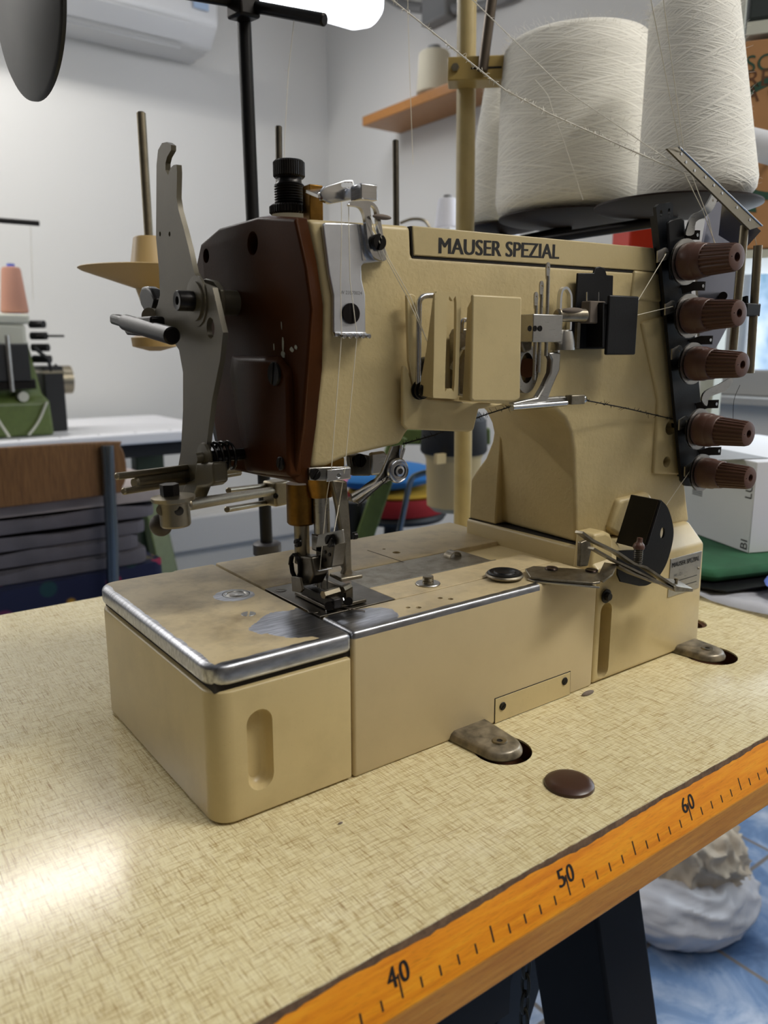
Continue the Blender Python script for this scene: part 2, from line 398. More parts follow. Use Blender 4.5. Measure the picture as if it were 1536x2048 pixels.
def smooth(pts, n=6, closed=False):          # Catmull-Rom
    pts = [V(p) for p in pts]; o = []; N = len(pts)
    rng = range(N) if closed else range(N - 1)
    for i in rng:
        g = (lambda k: pts[k % N]) if closed else (lambda k: pts[min(max(k, 0), N - 1)])
        a, b, c, d = g(i - 1), g(i), g(i + 1), g(i + 2)
        for k in range(n):
            t = k / n; o.append(.5 * ((2 * b) + (c - a) * t + (2 * a - 5 * b + 4 * c - d) * t * t + (3 * b - a - 3 * c + d) * t ** 3))
    if not closed: o.append(pts[-1])
    return o
BASE = {}
def thing(name, label, cat, loc=(0, 0, 0), group=None):
    o = bpy.data.objects.new(name, None); COL.objects.link(o); o.location = V(loc) * S; BASE[o.name] = V(loc)
    o.empty_display_size = .02; o['label'] = label; o['category'] = cat
    if group: o['group'] = group
    return o
def tag(o, label, cat, group=None, kind=None):
    o['label'] = label; o['category'] = cat
    if group: o['group'] = group
    if kind: o['kind'] = kind
    return o
def part(name, mb, mat, parent=None, bev=0, seg=2, sm=38, label=None, base=None, cutters=None):
    bm = mb.bm; B = BASE[parent.name] if parent is not None else V(base or (0, 0, 0))
    bmesh.ops.recalc_face_normals(bm, faces=bm.faces)
    for q in bm.verts: q.co = (q.co - B) * S
    me = bpy.data.meshes.new(name); bm.to_mesh(me); bm.free()
    for p in me.polygons: p.use_smooth = True
    me.set_sharp_from_angle(angle=math.radians(sm))
    me.materials.append(M[mat] if isinstance(mat, str) else mat)
    o = bpy.data.objects.new(name, me); COL.objects.link(o)
    if parent is not None: o.parent = parent
    else: o.location = B * S
    BASE[o.name] = B
    if bev:
        md = o.modifiers.new('edge', 'BEVEL'); md.width = bev * S; md.segments = seg; md.limit_method = 'ANGLE'
        md.angle_limit = math.radians(34); md.harden_normals = False
    if cutters:
        cs = []
        for c in cutters:
            bmesh.ops.recalc_face_normals(c.bm, faces=c.bm.faces)
            for q in c.bm.verts: q.co = (q.co - B) * S
            cm = bpy.data.meshes.new('c'); c.bm.to_mesh(cm); c.bm.free(); ob = bpy.data.objects.new('c', cm); COL.objects.link(ob)
            if parent is not None: ob.parent = parent
            else: ob.location = B * S
            cs.append(ob); md = o.modifiers.new('cut', 'BOOLEAN'); md.object = ob; md.operation = 'DIFFERENCE'; md.solver = 'EXACT'
        bpy.context.view_layer.update(); dg = bpy.context.evaluated_depsgraph_get()
        nm = bpy.data.meshes.new_from_object(o.evaluated_get(dg)); o.modifiers.clear(); o.data = nm; nm.name = name
        for c in cs: bpy.data.objects.remove(c)
        for p in nm.polygons: p.use_smooth = True
        nm.set_sharp_from_angle(angle=math.radians(sm))
    if label: o['label'] = label
    return o
def struct(name, mb, mat, **k):
    o = part(name, mb, mat, **k)
    if o.parent is None: o['kind'] = 'structure'
    return o
def text(name, s_, mat, parent, at, xd, yd, h=None, width=None, bold=0.0, label=None, lift=.012):
    cu = bpy.data.curves.new('t', 'FONT'); cu.body = s_; cu.size = 1; cu.resolution_u = 4
    ob = bpy.data.objects.new('t', cu); COL.objects.link(ob); bpy.context.view_layer.update()
    me = bpy.data.meshes.new_from_object(ob.evaluated_get(bpy.context.evaluated_depsgraph_get()))
    bpy.data.objects.remove(ob)
    xs = [q.co.x for q in me.vertices]; ys = [q.co.y for q in me.vertices]
    x0, x1, y0, y1 = min(xs), max(xs), min(ys), max(ys)
    sy = h / (y1 - y0); sx = width / (x1 - x0) if width else sy
    B = BASE[parent.name]; xd = V(xd).normalized(); yd = V(yd).normalized(); nn = xd.cross(yd)
    for q in me.vertices: q.co = (V(at) + xd * (q.co.x - x0) * sx + yd * (q.co.y - y0) * sy + nn * lift - B) * S
    if bold:                                    # thicken the strokes with shifted copies
        bm = bmesh.new(); bm.from_mesh(me); g = bm.verts[:] + bm.edges[:] + bm.faces[:]
        for k, dz in ((1, .001), (-1, .002)):
            dd = bmesh.ops.duplicate(bm, geom=g)['geom']
            for q in dd:
                if isinstance(q, bmesh.types.BMVert): q.co += (xd * bold * k + nn * dz) * S
        bm.to_mesh(me); bm.free()
    me.name = name; me.materials.clear(); me.materials.append(M[mat]); o = bpy.data.objects.new(name, me); COL.objects.link(o); o.parent = parent
    BASE[o.name] = B
    if label: o['label'] = label
    return o
def screw(parent, c, ax, r, h=.12, mat='blackox', ang=.5, name='screw', hex_=False):
    c = V(c); u, w_, a = frame(V(ax)); m = MB()
    d = u * math.cos(ang) + w_ * math.sin(ang); e = a.cross(d)
    if hex_:
        m.prism(circ(c, u, w_, r, 28), a * h, [circ(c, u, w_, r * .5, 6)]); m.cyl(c, c + a * h * .4, r * .9, seg=20)
    else:
        m.cyl(c, c + a * h * .55, r, seg=28)
        for sg in (1, -1):
            t0 = math.asin(.13); P = [c + (d * math.cos(t) + e * sg * math.sin(t)) * r for t in [t0 + (math.pi - 2 * t0) * i / 12 for i in range(13)]]
            m.prism([p + a * h * .55 for p in P], a * h * .45)
    return part(name, m, mat, parent, bev=min(.03, r * .12), seg=1)
def disc_hole(parent, c, ax, r, d=.3, name='hole', mat='hole'):    # a blind hole, shade put into its colour: rim ring and sunken floor
    m = MB(); u, w_, a = frame(V(ax)); m.lathe(c, a, [(r, .004), (r * .86, .004), (r * .84, -d), (0, -d)], 24)
    return part(name, m, mat, parent)
# ================================================================== THE ROOM
FZ, CZ = -76, 186
struct('floor', MB().box((-290, -190, FZ - 5), (165, 245, FZ)), 'tiles')
struct('ceiling', MB().box((-300, -200, CZ), (175, 255, CZ + 6)), 'ceil')
struct('wall_back', MB().box((-300, 245, FZ), (175, 255, CZ)), 'wall')
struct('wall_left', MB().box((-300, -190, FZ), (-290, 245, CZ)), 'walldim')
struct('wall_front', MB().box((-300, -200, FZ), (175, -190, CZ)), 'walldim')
rect = lambda x, y0, y1, z0, z1: [V((x, y0, z0)), V((x, y1, z0)), V((x, y1, z1)), V((x, y0, z1))]
WY0, WY1, WZ0, WZ1 = -45, 72, 15, 80
struct('wall_right', MB().prism(rect(165, -190, 245, FZ, CZ), (10, 0, 0), [rect(165, WY0, WY1, WZ0, WZ1)]), 'wall')
wn = struct('window_1', MB().prism(rect(163.5, WY0 - 3, WY1 + 3, WZ0 - 3, WZ1 + 3), (5, 0, 0), [rect(163.5, WY0 + 3, WY1 - 3, WZ0 + 3, WZ1 - 3)]), 'winframe', bev=.4)
part('mullion', MB().box((164, 12, WZ0), (168, 16, WZ1)), 'winframe', wn)
part('glass_pane', MB().box((166.4, WY0 + 2, WZ0 + 2), (166.8, WY1 - 2, WZ1 - 2)), 'glass', wn)
part('window_sill', MB().box((160, WY0 - 5, WZ0 - 5), (166, WY1 + 5, WZ0 - 3)), 'winframe', wn, bev=.3)
struct('trim_1', MB().box((-290, 240, -52), (165, 245, -39.5)), 'acwhite', bev=.5)
o = part('garden_view', MB().box((230, -160, -60), (232, 220, 160)), 'winview'); tag(o, 'blurred bright view of trees and sky beyond the window', 'view')
o['kind'] = 'structure'
# hanging fluorescent lamp, appliance on the wall, conduit
lamp = thing('fluorescent_lamp', 'lit white fluorescent ceiling lamp at top of the photo', 'lamp', (80, 181, 128))
LX0, LX1, LY, LZ = 76, 141, 180, 123
m = MB(); prof = [(LY - 8 * math.cos(t), LZ - 6.5 * math.sin(t) ** .8) for t in [math.pi * i / 12 for i in range(13)]]
m.loft([[V((x, LY + (y - LY) * k, LZ + (z - LZ) * k)) for y, z in prof] for x, k in ((LX0, .6), (LX0 + 3, 1), (LX1 - 6, 1), (LX1 - 2, .8), (LX1, .45))])
part('diffuser', m, 'glow', lamp)
part('housing', MB().box((LX0 + 2, LY - 7, LZ), (LX1 - 4, LY + 7, LZ + 5)), 'acwhite', lamp, bev=.6)
for x in (90, 128): part('hanging_cord', MB().cyl((x, LY, LZ + 5), (x, LY, CZ), .3, seg=8), 'acwhite', lamp)
ac = thing('air_conditioner', 'white wall mounted air conditioner high on the left wall', 'air conditioner', (72, 235, 124))
m = MB(); pf = [(245, 118), (229, 118), (223, 124), (222, 147), (226, 151), (245, 151)]
m.prism([V((30, y, z)) for y, z in pf], (80, 0, 0)); part('housing', m, 'acwhite', ac, bev=1.2, seg=3)
part('louvre', MB().obox((66, 224.8, 120.6), XA * 34, V((0, 2.2, -2.2)), V((0, .12, .12))), 'acwhite', ac, bev=.1)
part('louvre', MB().box((33, 231, 117.6), (100, 236, 118.1)), 'acwhite', ac)
part('display_sticker', MB().box((101, 221.6, 127), (106, 222, 131)), plain('pale_blue_sticker', (150, 170, 196), .5), ac)
cj = thing('junction_box', 'grey cable junction box with conduit at top of right wall', 'junction box', (163, 172, 126))
part('box', MB().box((160, 170, 122.5), (165, 182, 136)), 'greyplastic', cj, bev=.8)
part('conduit', MB().tube(smooth([PX(746, -30, 163), PX(790, 2, 163), PX(822, 14, 163), PX(848, 17, 163)], 5), 1.5), 'greyplastic', cj)
part('conduit', MB().tube(smooth([PX(900, 18, 163), PX(950, 14, 163), PX(1010, -2, 163), PX(1060, -30, 163)], 5), 1.5), 'greyplastic', cj)
# wooden shelf with two cones on the right wall
a = PX(800, 268, 165); 
sh = thing('wall_shelf', 'orange wooden shelf fixed to the right wall', 'shelf', (155, 160, a.z))
part('board', MB().box((149, a.y - 55, a.z), (165, a.y, a.z + 3.0)), 'shelf', sh, bev=.3)
def cone_spool(name, label, c, r0, r1, h, mat, group=None, tubem='greyplastic'):
    t = thing(name, label, 'thread cone', c, group)
    part('thread_winding', MB().lathe(c, ZA, [(0, .3), (r0 * .9, .3), (r0, .8), (r0 * .99, h * .1), (r1 * 1.02, h * .93), (r1 * .9, h * .98), (r1 * .4, h), (0, h)], 32), mat, t)
    part('cone_tube', MB().lathe(c, ZA, [(r0 * .5, 0), (r0 * .48, .2), (r1 * .42, h + r1 * .3), (r1 * .3, h + r1 * .3), (0, h)], 20), tubem, t)
    return t
cone_spool('thread_cone', 'beige thread cone standing on the wooden wall shelf', (155, 169, a.z + 3.5), 5.4, 4.6, 12.5, plain('beige_yarn', (190, 182, 160), .9))
p = PD(894, 462, 150)
t = cone_spool('thread_cone', 'small white thread cone seen above the arm, left of the tan pole', (p.x, p.y, p.z), 2.3, 1.7, 5.6, 'whiteyarn')
st = thing('spool_shelf', 'low white shelf board behind the arm carrying the small white cone', 'shelf', (p.x, p.y, FZ))
part('board', MB().box((p.x - 4, p.y - 5, p.z - 2.2), (p.x + 14, p.y + 6, p.z)), 'whitelam', st, bev=.3)
q_ = PD(928, 600, 150); part('leg', MB().cyl((q_.x, q_.y, FZ), (q_.x, q_.y, p.z - 2.2), 1.1), 'offwhite', st)
part('wire_hook', MB().tube(smooth([PD(800, 446, 140), PD(825, 438, 140), PD(850, 442, 140), PD(862, 462, 140)], 5), .25), 'nickel', st)

# ================================================================== THE SEWING TABLE
tb = thing('sewing_table', 'sewing table with woven-look cream laminate top and ruler edge', 'table', (27, 15, FZ))
TX0, TX1, TY0, TY1 = -55, 112, -11.09, 41
lug = [(17.35, -1.2), (42.9, -1.0)]
cuts = [MB().cyl((17.0, -2.6, -1.2), (17.0, -2.6, 1), 1.75, seg=40), MB().cyl((40.35, -1.75, -1.2), (40.35, -1.75, 1), 2.0, seg=40),
        MB().cyl((45.0, 3.6, -1.2), (45.0, 3.6, 1), 1.6, seg=30)]
part('table_top', MB().box((TX0, TY0, -.12), (TX1, TY1, 0)), 'laminate', tb, sm=20, cutters=[MB().cyl((17.0, -2.6, -1.2), (17.0, -2.6, 1), 1.75, seg=40), MB().cyl((40.35, -1.75, -1.2), (40.35, -1.75, 1), 2.0, seg=40), MB().cyl((45.6, 3.2, -1.2), (45.6, 3.2, 1), 1.3, seg=30)])
part('core_board', MB().box((TX0, TY0 + .3, -4), (TX1, TY1, -.14)), wood('table_core', (58, 34, 20), (74, 44, 26), (88, 54, 32)), tb, cutters=cuts)
rl = part('ruler_strip', MB().prism([V((TX0, y, z)) for y, z in ((-11.0, -.10), (-11.06, -.16), (-11.97, -2.3), (-11.0, -2.3))], (TX1 - TX0, 0, 0)), 'beech', tb)
part('edge_moulding', MB().prism([V((TX0, y, z)) for y, z in ((-11.0, -2.31), (-11.97, -2.31), (-11.98, -4.0), (-11.0, -4.0))], (TX1 - TX0, 0, 0)), 'beechlow', tb, bev=.08)
# ragged dark line between laminate and beech
random.seed(3); up = []; lo = []
n = 420
for i in range(n + 1):
    x = TX0 + (TX1 - TX0) * i / n; up.append(V((x, -11.075 + random.uniform(-.02, .02), .004)))
    t = .05 + .07 * abs(math.sin(x * .31)) * random.uniform(.5, 1.1) + random.uniform(0, .03)
    lo.append(V((x, -11.06 - .91 * t * .9, -.16 - 2.14 * t * .9)) + V((0, -.012, .01)))
m = MB(); A = [m.v(p) for p in up]; B = [m.v(V((p.x, -11.115, -.10))) for p in up]; D = [m.v(p) for p in lo]
for i in range(n):
    m.f([A[i], A[i + 1], B[i + 1], B[i]]); m.f([B[i], B[i + 1], D[i + 1], D[i]])
part('worn_edge_band', m, 'edge', tb)
rn = V((0, -2.14, .91)).normalized(); rd = V((0, -.91, -2.14)).normalized(); r0 = V((0, -11.06, -.16))
m = MB()
tick = {40: 815, 45: 992, 50: 1142, 55: 1270, 60: 1382, 65: 1480}
for cm in range(2, 96):
    x = 12.37 + (cm - 50); big = cm % 10 == 0; mid = cm % 5 == 0
    a, b = (.42, .82) if big else (.52, .82) if mid else (.66, .84)
    c = r0 + rd * 2.32 * (a + b) / 2 + rn * .004; c.x = x
    m.obox(c, XA * .045, rd * 2.32 * (b - a) / 2, rn * .004)
part('ruler_marks', m, 'ink', rl)
for cm in (10, 20, 30, 40, 50, 60, 70, 80, 90):
    x = 12.37 + (cm - 50)
    for s_, x0, x1 in ((str(cm)[0], x - .52, x - .1), (str(cm)[1], x + .1, x + .52)):
        text('ruler_numeral', s_, 'ink', rl, V((x0, 0, 0)) + r0 + rd * 2.32 * .60, XA, -rd, h=.8, width=.44, bold=.03)
cap = part('hole_plug', MB().lathe((17.2, -7.5, 0), ZA, [(0, .34), (.9, .33), (1.15, .28), (1.32, .16), (1.36, 0), (1.2, -.5), (0, -.5)], 40), plain('brown_plastic_plug', (66, 42, 32), .3), tb)
# frame and legs under the top
LGX, LGX2 = 34, -42
for x in (30, -45):
    part('leg', MB().prism([V((x, y, z)) for y, z in ((1, -4.5), (12, -4.5), (11, -13), (25, -76), (18.5, -76), (6.5, -24), (-8, -76), (-14, -76), (1, -13))], (5.5, 0, 0)), 'legblack', tb, bev=.3)
    part('leg_web', MB().box((x + 5.5, 2.5, -14), (x + 6.5, 10.5, -4.5)), 'legbrown', tb, bev=.2)
part('leg', MB().box((106, 8, FZ), (110, 14, -4.5)), 'legblack', tb, bev=.3)
part('cross_rail', MB().box((TX0 + 8, 5, -14), (TX1 - 8, 7, -6)), 'legblack', tb)
part('under_frame', MB().box((TX0 + 6, -9.5, -9.5), (11, -8.5, -4)), 'legblack', tb)
m = MB(); c0 = PD(1110, 1870, 42)
for i in range(38):
    z = -12 - i * 1.35; u = XA if i % 2 else YA
    m.tube([V((c0.x + 1, c0.y + 3, z)) + u * math.cos(t) * .3 + ZA * math.sin(t) * .85 for t in [2 * math.pi * k / 12 for k in range(12)]], .13, 6, True)
o = part('pedal_chain', m, 'chainm', base=(c0.x + 1, c0.y + 3, -12)); tag(o, 'dull steel chain hanging under the table in front of the black legs', 'chain')
# plastic sheet on the right part of the table
m = MB(); G = []
for i in range(25):
    row = []
    for j in range(25):
        x = 52 + i * 2.4; y = -6 + j * 1.6 - .1 * i
        row.append(m.v((x, y, .12 + .3 * math.sin(x * .7 + y * .4) ** 2 + .22 * math.sin(y * 1.1 - x * .3) ** 2 + (0 if i else -.08))))
    G.append(row)
for i in range(24):
    for j in range(24): m.f([G[i][j], G[i + 1][j], G[i + 1][j + 1], G[i][j + 1]])
o = part('plastic_sheet', m, 'film', base=(80, 15, 0)); md = o.modifiers.new('t', 'SOLIDIFY'); md.thickness = .0004
tag(o, 'thin clear plastic sheet lying on the right end of the table', 'plastic sheet')
m = MB()
m.ball((62, .5, 1.35), 1, (6, 4, .62)); o = part('folded_blue_cloth', m, plain('blue_cloth', (96, 120, 200), .9, var=.25, vscale=30), base=(62, .5, .75))
tag(o, 'blue and pink cloth bundle on the plastic sheet right of the machine', 'cloth')
# ================================================================== THE SEWING MACHINE
mc = thing('sewing_machine', 'cream and brown industrial flatbed sewing machine with five tension knobs', 'sewing machine', (0, 0, 0))
BT = 8.53
# ---- bed: left cover with finger recess
rc = PY(521, 1500, 0)
def rr(x0, y0, x1, y1, r, corners=(1, 1, 1, 1), z=0, n=6):        # rounded rectangle in plan
    o = []
    for (cx, cy, a0, k) in ((x0 + r, y0 + r, 180, corners[0]), (x1 - r, y0 + r, 270, corners[1]), (x1 - r, y1 - r, 0, corners[2]), (x0 + r, y1 - r, 90, corners[3])):
        if k:
            for i in range(n + 1): t = math.radians(a0 + 90 * i / n); o.append(V((cx + r * math.cos(t), cy + r * math.sin(t), z)))
        else: o.append(V((cx + (-r if a0 in (180, 90) else r), cy + (-r if a0 in (180, 270) else r), z)))
    return o
m = MB().prism(rr(0, 0, 8.02, 17.0, 1.15, (1, 0, 0, 1), .12), (0, 0, 7.02))
rx = PY(521, 1500, 0).x
q = MB(); oc = V((rx, -.5, (PY(521, 1418, 0).z + PY(521, 1580, 0).z) / 2)); L = PY(521, 1418, 0).z - PY(521, 1580, 0).z
def pocket(c, L, r, d):
    pts = []
    for k, (sc_, dd) in enumerate(((1.0, 0), (1.0, .5), (.97, .62), (.90, .5 + d * .55), (.74, .5 + d * .85), (.5, .5 + d))):
        pts.append([V(c) + YA * dd + (p - V(c)) * 1 for p in slot(c, ZA, XA, (L - 2 * r) + 2 * r * sc_, r * sc_, 10)])
    return MB().loft(pts)
part('end_cover', m, 'cream_smooth', mc, bev=.12, seg=3, sm=30, cutters=[pocket(oc, L, .72, .75)])
part('gap_liner', MB().box((.3, .3, 7.1), (27.6, 16.6, 7.6)), 'seam', mc)
m = MB().prism(rr(-.03, -.03, 8.08, 17.1, 1.2, (1, 0, 0, 1), 7.42), (0, 0, BT - 7.42))
sc1, sc2 = PZ(472, 1188, BT), PZ(497, 1228, BT); hl = PZ(339, 1142, BT)
part('bed_plate', m, 'topleft', mc, bev=.3, seg=4, sm=50, cutters=[MB().cyl(hl - ZA * .5, hl + ZA, .34), MB().prism(circ(sc1 - ZA * .1, XA, YA, .86), (0, 0, 1)), MB().box((7.9, 3.2, 7), (9, 9.7, 9))])
part('filler_plug', MB().lathe(sc1 - ZA * .1, ZA, [(0, .14), (.45, .12), (.62, .04), (.66, .1), (.8, .1), (.84, 0), (0, 0)], 36), 'steel', mc)
screw(mc, sc2 - ZA * .03, ZA, .42, .05, 'steel', 2.6)
# ---- rear part of the bed and needle plate
np0, np1 = (8.3, 3.25), (8.6, 9.7)
part('rear_bed', MB().box((8.16, 9.75, .2), (30, 17.1, BT)), 'topright', mc, bev=.12, cutters=[MB().cyl(PZ(*p, BT) - ZA * .4, PZ(*p, BT) + ZA, r) for p, r in (((813, 1053), .16), ((886, 1040), .3), ((768, 1098), .13), ((793, 1105), .3))])
part('bed_seam', MB().obox(PZ(770, 1112, BT + .005), (PZ(800, 1128, BT) - PZ(728, 1104, BT)) / 2, (PZ(800, 1128, BT) - PZ(728, 1104, BT)).cross(ZA).normalized() * .03, ZA * .008), 'seam', mc)
part('needle_plate', MB().box((8.12, 3.25, 7.9), (13.4, 9.72, BT - .01)), 'darksteel', mc, bev=.03)
part('slide_plate', MB().box((13.42, 5.95, 7.9), (24.3, 9.72, BT - .04)), 'dirtysteel', mc, bev=.04)
for p in ((562, 1180), (628, 1222)): screw(mc, PZ(*p, BT) - ZA * .02, ZA, .36, .04, 'darksteel', .7)
part('recess_floor', MB().box((24.32, 3.2, .2), (29.5, 9.72, BT - .3)), 'cream_smooth', mc)
tb_ = PZ(905, 1112, BT)
part('finger_tab', MB().ribbon([tb_ + V((.55 * math.cos(t), 0, .42 * math.sin(t) - .05)) for t in [math.pi * i / 10 for i in range(11)]], YA, .7, .06), 'dirtysteel', mc)
part('feed_slot', MB().box((9.6, 4.6, BT - .01), (11.4, 8.6, BT + .005)), 'hole', mc)  # flat dark slab, shade of the slot opening put into its colour
for i in range(5): part('feed_dog', MB().box((9.75 + .34 * i, 5.0, BT - .05), (9.9 + .34 * i, 8.2, BT + .05)), 'darksteel', mc)
# ---- front cover
CX1 = 28.4
pts = [V((8.16, 0, .0)), V((CX1, 0, 0)), V((CX1, 0, 6.7))]
for t in [math.radians(a) for a in range(0, 91, 15)]: pts.append(V((CX1 - 1.0 + 1.0 * math.cos(t) * 1, 0, 7.3 + 1.23 * math.sin(t))))
pts.append(V((8.16, 0, BT)))
holes = [((880, 1196), .17), ((901, 1198), .17), ((816, 1215), .14), ((837, 1215), .17)]
hc = [MB().cyl(PZ(*p, BT) - ZA * .4, PZ(*p, BT) + ZA, r) for p, r in holes]
lidP = [PY(990, 1404, 0), PY(1140, 1338, 0), PY(1139, 1385, 0), PY(989, 1449, 0)]
part('front_cover', MB().prism(pts, (0, 3.18, 0)), 'topright', mc, bev=.2, seg=3, sm=50, cutters=hc)
part('front_strip', MB().box((13.42, 3.2, .2), (CX1 - 1.2, 5.9, BT - .005)), 'topright', mc, bev=.04)
part('strip_filler', MB().box((8.16, 3.19, .2), (13.4, 3.24, BT - .2)), 'seam', mc)
part('strip_edge', MB().box((13.5, 5.88, BT - .04), (24.5, 5.96, BT + .02)), 'steel', mc)
sp_ = [(-.22, -.02), (lidP[1].x, -.02)]
lid = [V((lidP[0].x, -.05, lidP[0].z)), V((lidP[1].x, -.05, lidP[1].z)), V((lidP[2].x, -.05, .05)), V((lidP[3].x, -.05, .05))]
lz = (lidP[0].z + lidP[1].z) / 2; lid[0].z = lid[1].z = lz
part('inspection_seam', MB().prism([p + V((dx, .03, dz)) for p, dx, dz in zip(lid, (-.05, .05, .05, -.05), (.05, .05, 0, 0))], (0, .06, 0)), 'seam', mc)
il = part('inspection_plate', MB().prism(lid, (0, .2, 0)), 'cream_smooth', mc, bev=.02)
for p in ((1005, 1412), (1129, 1362)): screw(mc, PY(*p, -.05), -YA, .27, .07, 'blackox', .6)
ws = PZ(856, 1168, BT)
part('washer', MB().lathe(ws, ZA, [(.3, 0), (.78, 0), (.8, .06), (.76, .1), (.3, .1)], 32), 'steel', mc)
part('guide_bolt', MB().lathe(ws, ZA, [(0, .1), (.36, .1), (.36, .22), (.31, .24), (.36, .28), (.31, .32), (.36, .36), (.31, .40), (.35, .44), (.33, .54), (0, .54)], 28), 'nickel', mc)
# ---- base under the column, right part
gr = MB().loft([[p + V((0, -.5, 0)) for p in slot(V((29.6, 0, 3.1)), ZA, XA, 5.6, .62)], [p + V((0, 2.2, 0)) for p in slot(V((29.6, 0, 3.1)), ZA, XA, 5.6, .62)]])
grf = MB().box((28.9, -.5, -.2), (29.3, 1.6, 3))
bq = [V((28.5, .12, 0)), V((41.55, .12, 0)), V((41.3, .12, 8.75)), V((28.5, .12, 8.75))]
sb = MB().loft([[V((28.45, .05, .1)), V((41.6, .05, .1)), V((41.5, 13.4, .1)), V((28.45, 13.4, .1))],
                [V((28.45, .05, 8.4)), V((41.3, .05, 8.4)), V((41.3, 13.4, 8.4)), V((28.45, 13.4, 8.4))],
                [V((28.45, 2.2, 9.7)), V((41.0, 1.3, 9.95)), V((41.0, 13.4, 9.95)), V((28.45, 13.4, 9.7))]])
part('column_base', sb, 'cream_smooth', mc, bev=.25, seg=3, cutters=[gr])
part('side_screw', MB().lathe(PY(1212, 1192, -.1), -YA, [(0, .35), (.25, .35), (.3, .28), (.3, .1), (.5, .08), (.5, 0), (0, 0)], 24), 'blackox', mc)
part('base_seam', MB().loft([[V((28.72, 2.36, z)), V((40.95, 1.56, z)), V((40.95, 13.2, z)), V((28.6, 13.2, z))] for z in (9.66, 9.76)]), 'seam', mc)
# feet lugs
for (x, y, s_) in ((16.75, -2.25, 1), (39.9, -2.6, 1)):
    ou = []
    for i in range(25):
        t = math.pi * i / 24 + math.pi; ou.append(V((x + 1.35 * math.cos(t), y - .4 + 1.3 * math.sin(t), 0)))
    ou += [V((x + 1.7, y + 3, 0)), V((x - 1.7, y + 3, 0))]
    lp = [[p + ZA * .0 for p in ou], [p + ZA * .2 for p in ou], [V((x, y, 0)) + (p - V((x, y, 0))) * .9 + ZA * .5 for p in ou], [V((x, y, 0)) + (p - V((x, y, 0))) * .74 + ZA * .62 for p in ou]]
    if x > 30: lp = [[p + V((0, 1.2, 0)) for p in q_] for q_ in lp]; y += 1.2
    ft = part('mounting_foot', MB().loft(lp), plain('worn_foot_enamel', (128, 118, 100), .34, .35, bump=.4, bscale=160, var=.6, vscale=130), mc, bev=.08, seg=2)
    part('foot_bolt', MB().lathe((x, y - .35, .58), ZA, [(.16, -.1), (.18, .1), (.42, .13), (.46, .06), (.46, 0), (0, 0)], 28), 'nickel', ft)
    part('bolt_socket', MB().cyl((x, y - .35, .5), (x, y - .35, .63), .18, seg=6), 'hole', ft)
part('nameplate', MB().obox(V((38.9, .02, 6.35)), XA * 2.05, YA * .03, ZA * 1.5), 'steel', mc, bev=.02)
npx = bpy.data.objects['nameplate']
text('nameplate_text', 'MAUSER SPEZIAL', 'ink', npx, V((37.05, -.02, 7.15)), XA, ZA, h=.36, width=3.6, bold=.015)
text('nameplate_text', '141.121', 'inkgrey', npx, V((37.4, -.02, 6.35)), XA, ZA, h=.26)
for z in (5.95, 5.45): part('nameplate_line', MB().box((37.1, -.03, z), (40.5, -.015, z + .05)), 'ink', npx)
screw(npx, (40.65, -.01, 6.5), -YA, .09, .06, 'nickel')

# ---- arm and column
top = [PA(x, y) for x, y in ((616, 437), (822, 451), (824, 512), (1313, 545), (1322, 546))]
low = [PA(x, y) for x, y in ((1380, 1044), (1152, 1086), (1148, 900), (1142, 866), (1130, 838), (1114, 822), (1096, 815), (1000, 812), (905, 814), (858, 826), (830, 846), (813, 868), (803, 888), (700, 912), (655, 932), (621, 936), (634, 800), (647, 700), (649, 610), (635, 519))]
body = top + low
bb = MB().prism(body, AN * 8.3)
hcut = []
for p, r in (((1335, 855), .55), ((1328, 923), .42), ((1330, 740), .22), ((1333, 688), .15)): c = PA(*p); hcut.append(MB().cyl(c - AN * .6, c + AN * 1.2, r))
part('arm_casting', bb, 'cream', mc, bev=.3, seg=4, sm=40, cutters=hcut)
hd = [PA(x, y) for x, y in ((618, 440), (822, 454), (822, 520), (803, 884), (700, 908), (621, 932), (636, 800), (650, 700), (652, 610), (638, 519))]
part('head_casting', MB().prism([p + AN * 8.25 for p in hd], AN * 3.0), 'cream', mc, bev=.3)
fl = [(10.2, 9.75), (13.2, 9.75), (13.1, 12.9), (12.5, 13.7), (11.5, 14.8), (10.8, 16.2), (10.5, 18.0), (9.8, 18.0)]
part('column_heel', MB().prism([V((28.62, y, z)) for y, z in fl], (12, 0, 0)), 'cream', mc, bev=.15, seg=3)
tl = [PA(x, y, -.04) for x, y in ((825, 451), (1312, 496.5), (1316, 543.5), (828, 511))]
part('top_cover', MB().prism(tl, AN * 8.3), 'cream_smooth', mc, bev=.06, seg=2)
part('cover_seam', MB().prism([PA(x, y, .03) for x, y in ((821, 452), (1316, 500), (1320, 549), (825, 516))], AN * 8), 'seam', mc)
tp = bpy.data.objects['top_cover']
p0, p1, p2 = PA(878, 507, -.04), PA(1117, 518, -.04), PA(880, 475, -.04)
text('maker_lettering', 'MAUSER SPEZIAL', 'ink', tp, V((p0.x, p0.y, p0.z)), (p1 - p0), K, h=(p2 - p0).z, width=(p1 - p0).length, bold=.05, lift=.01)
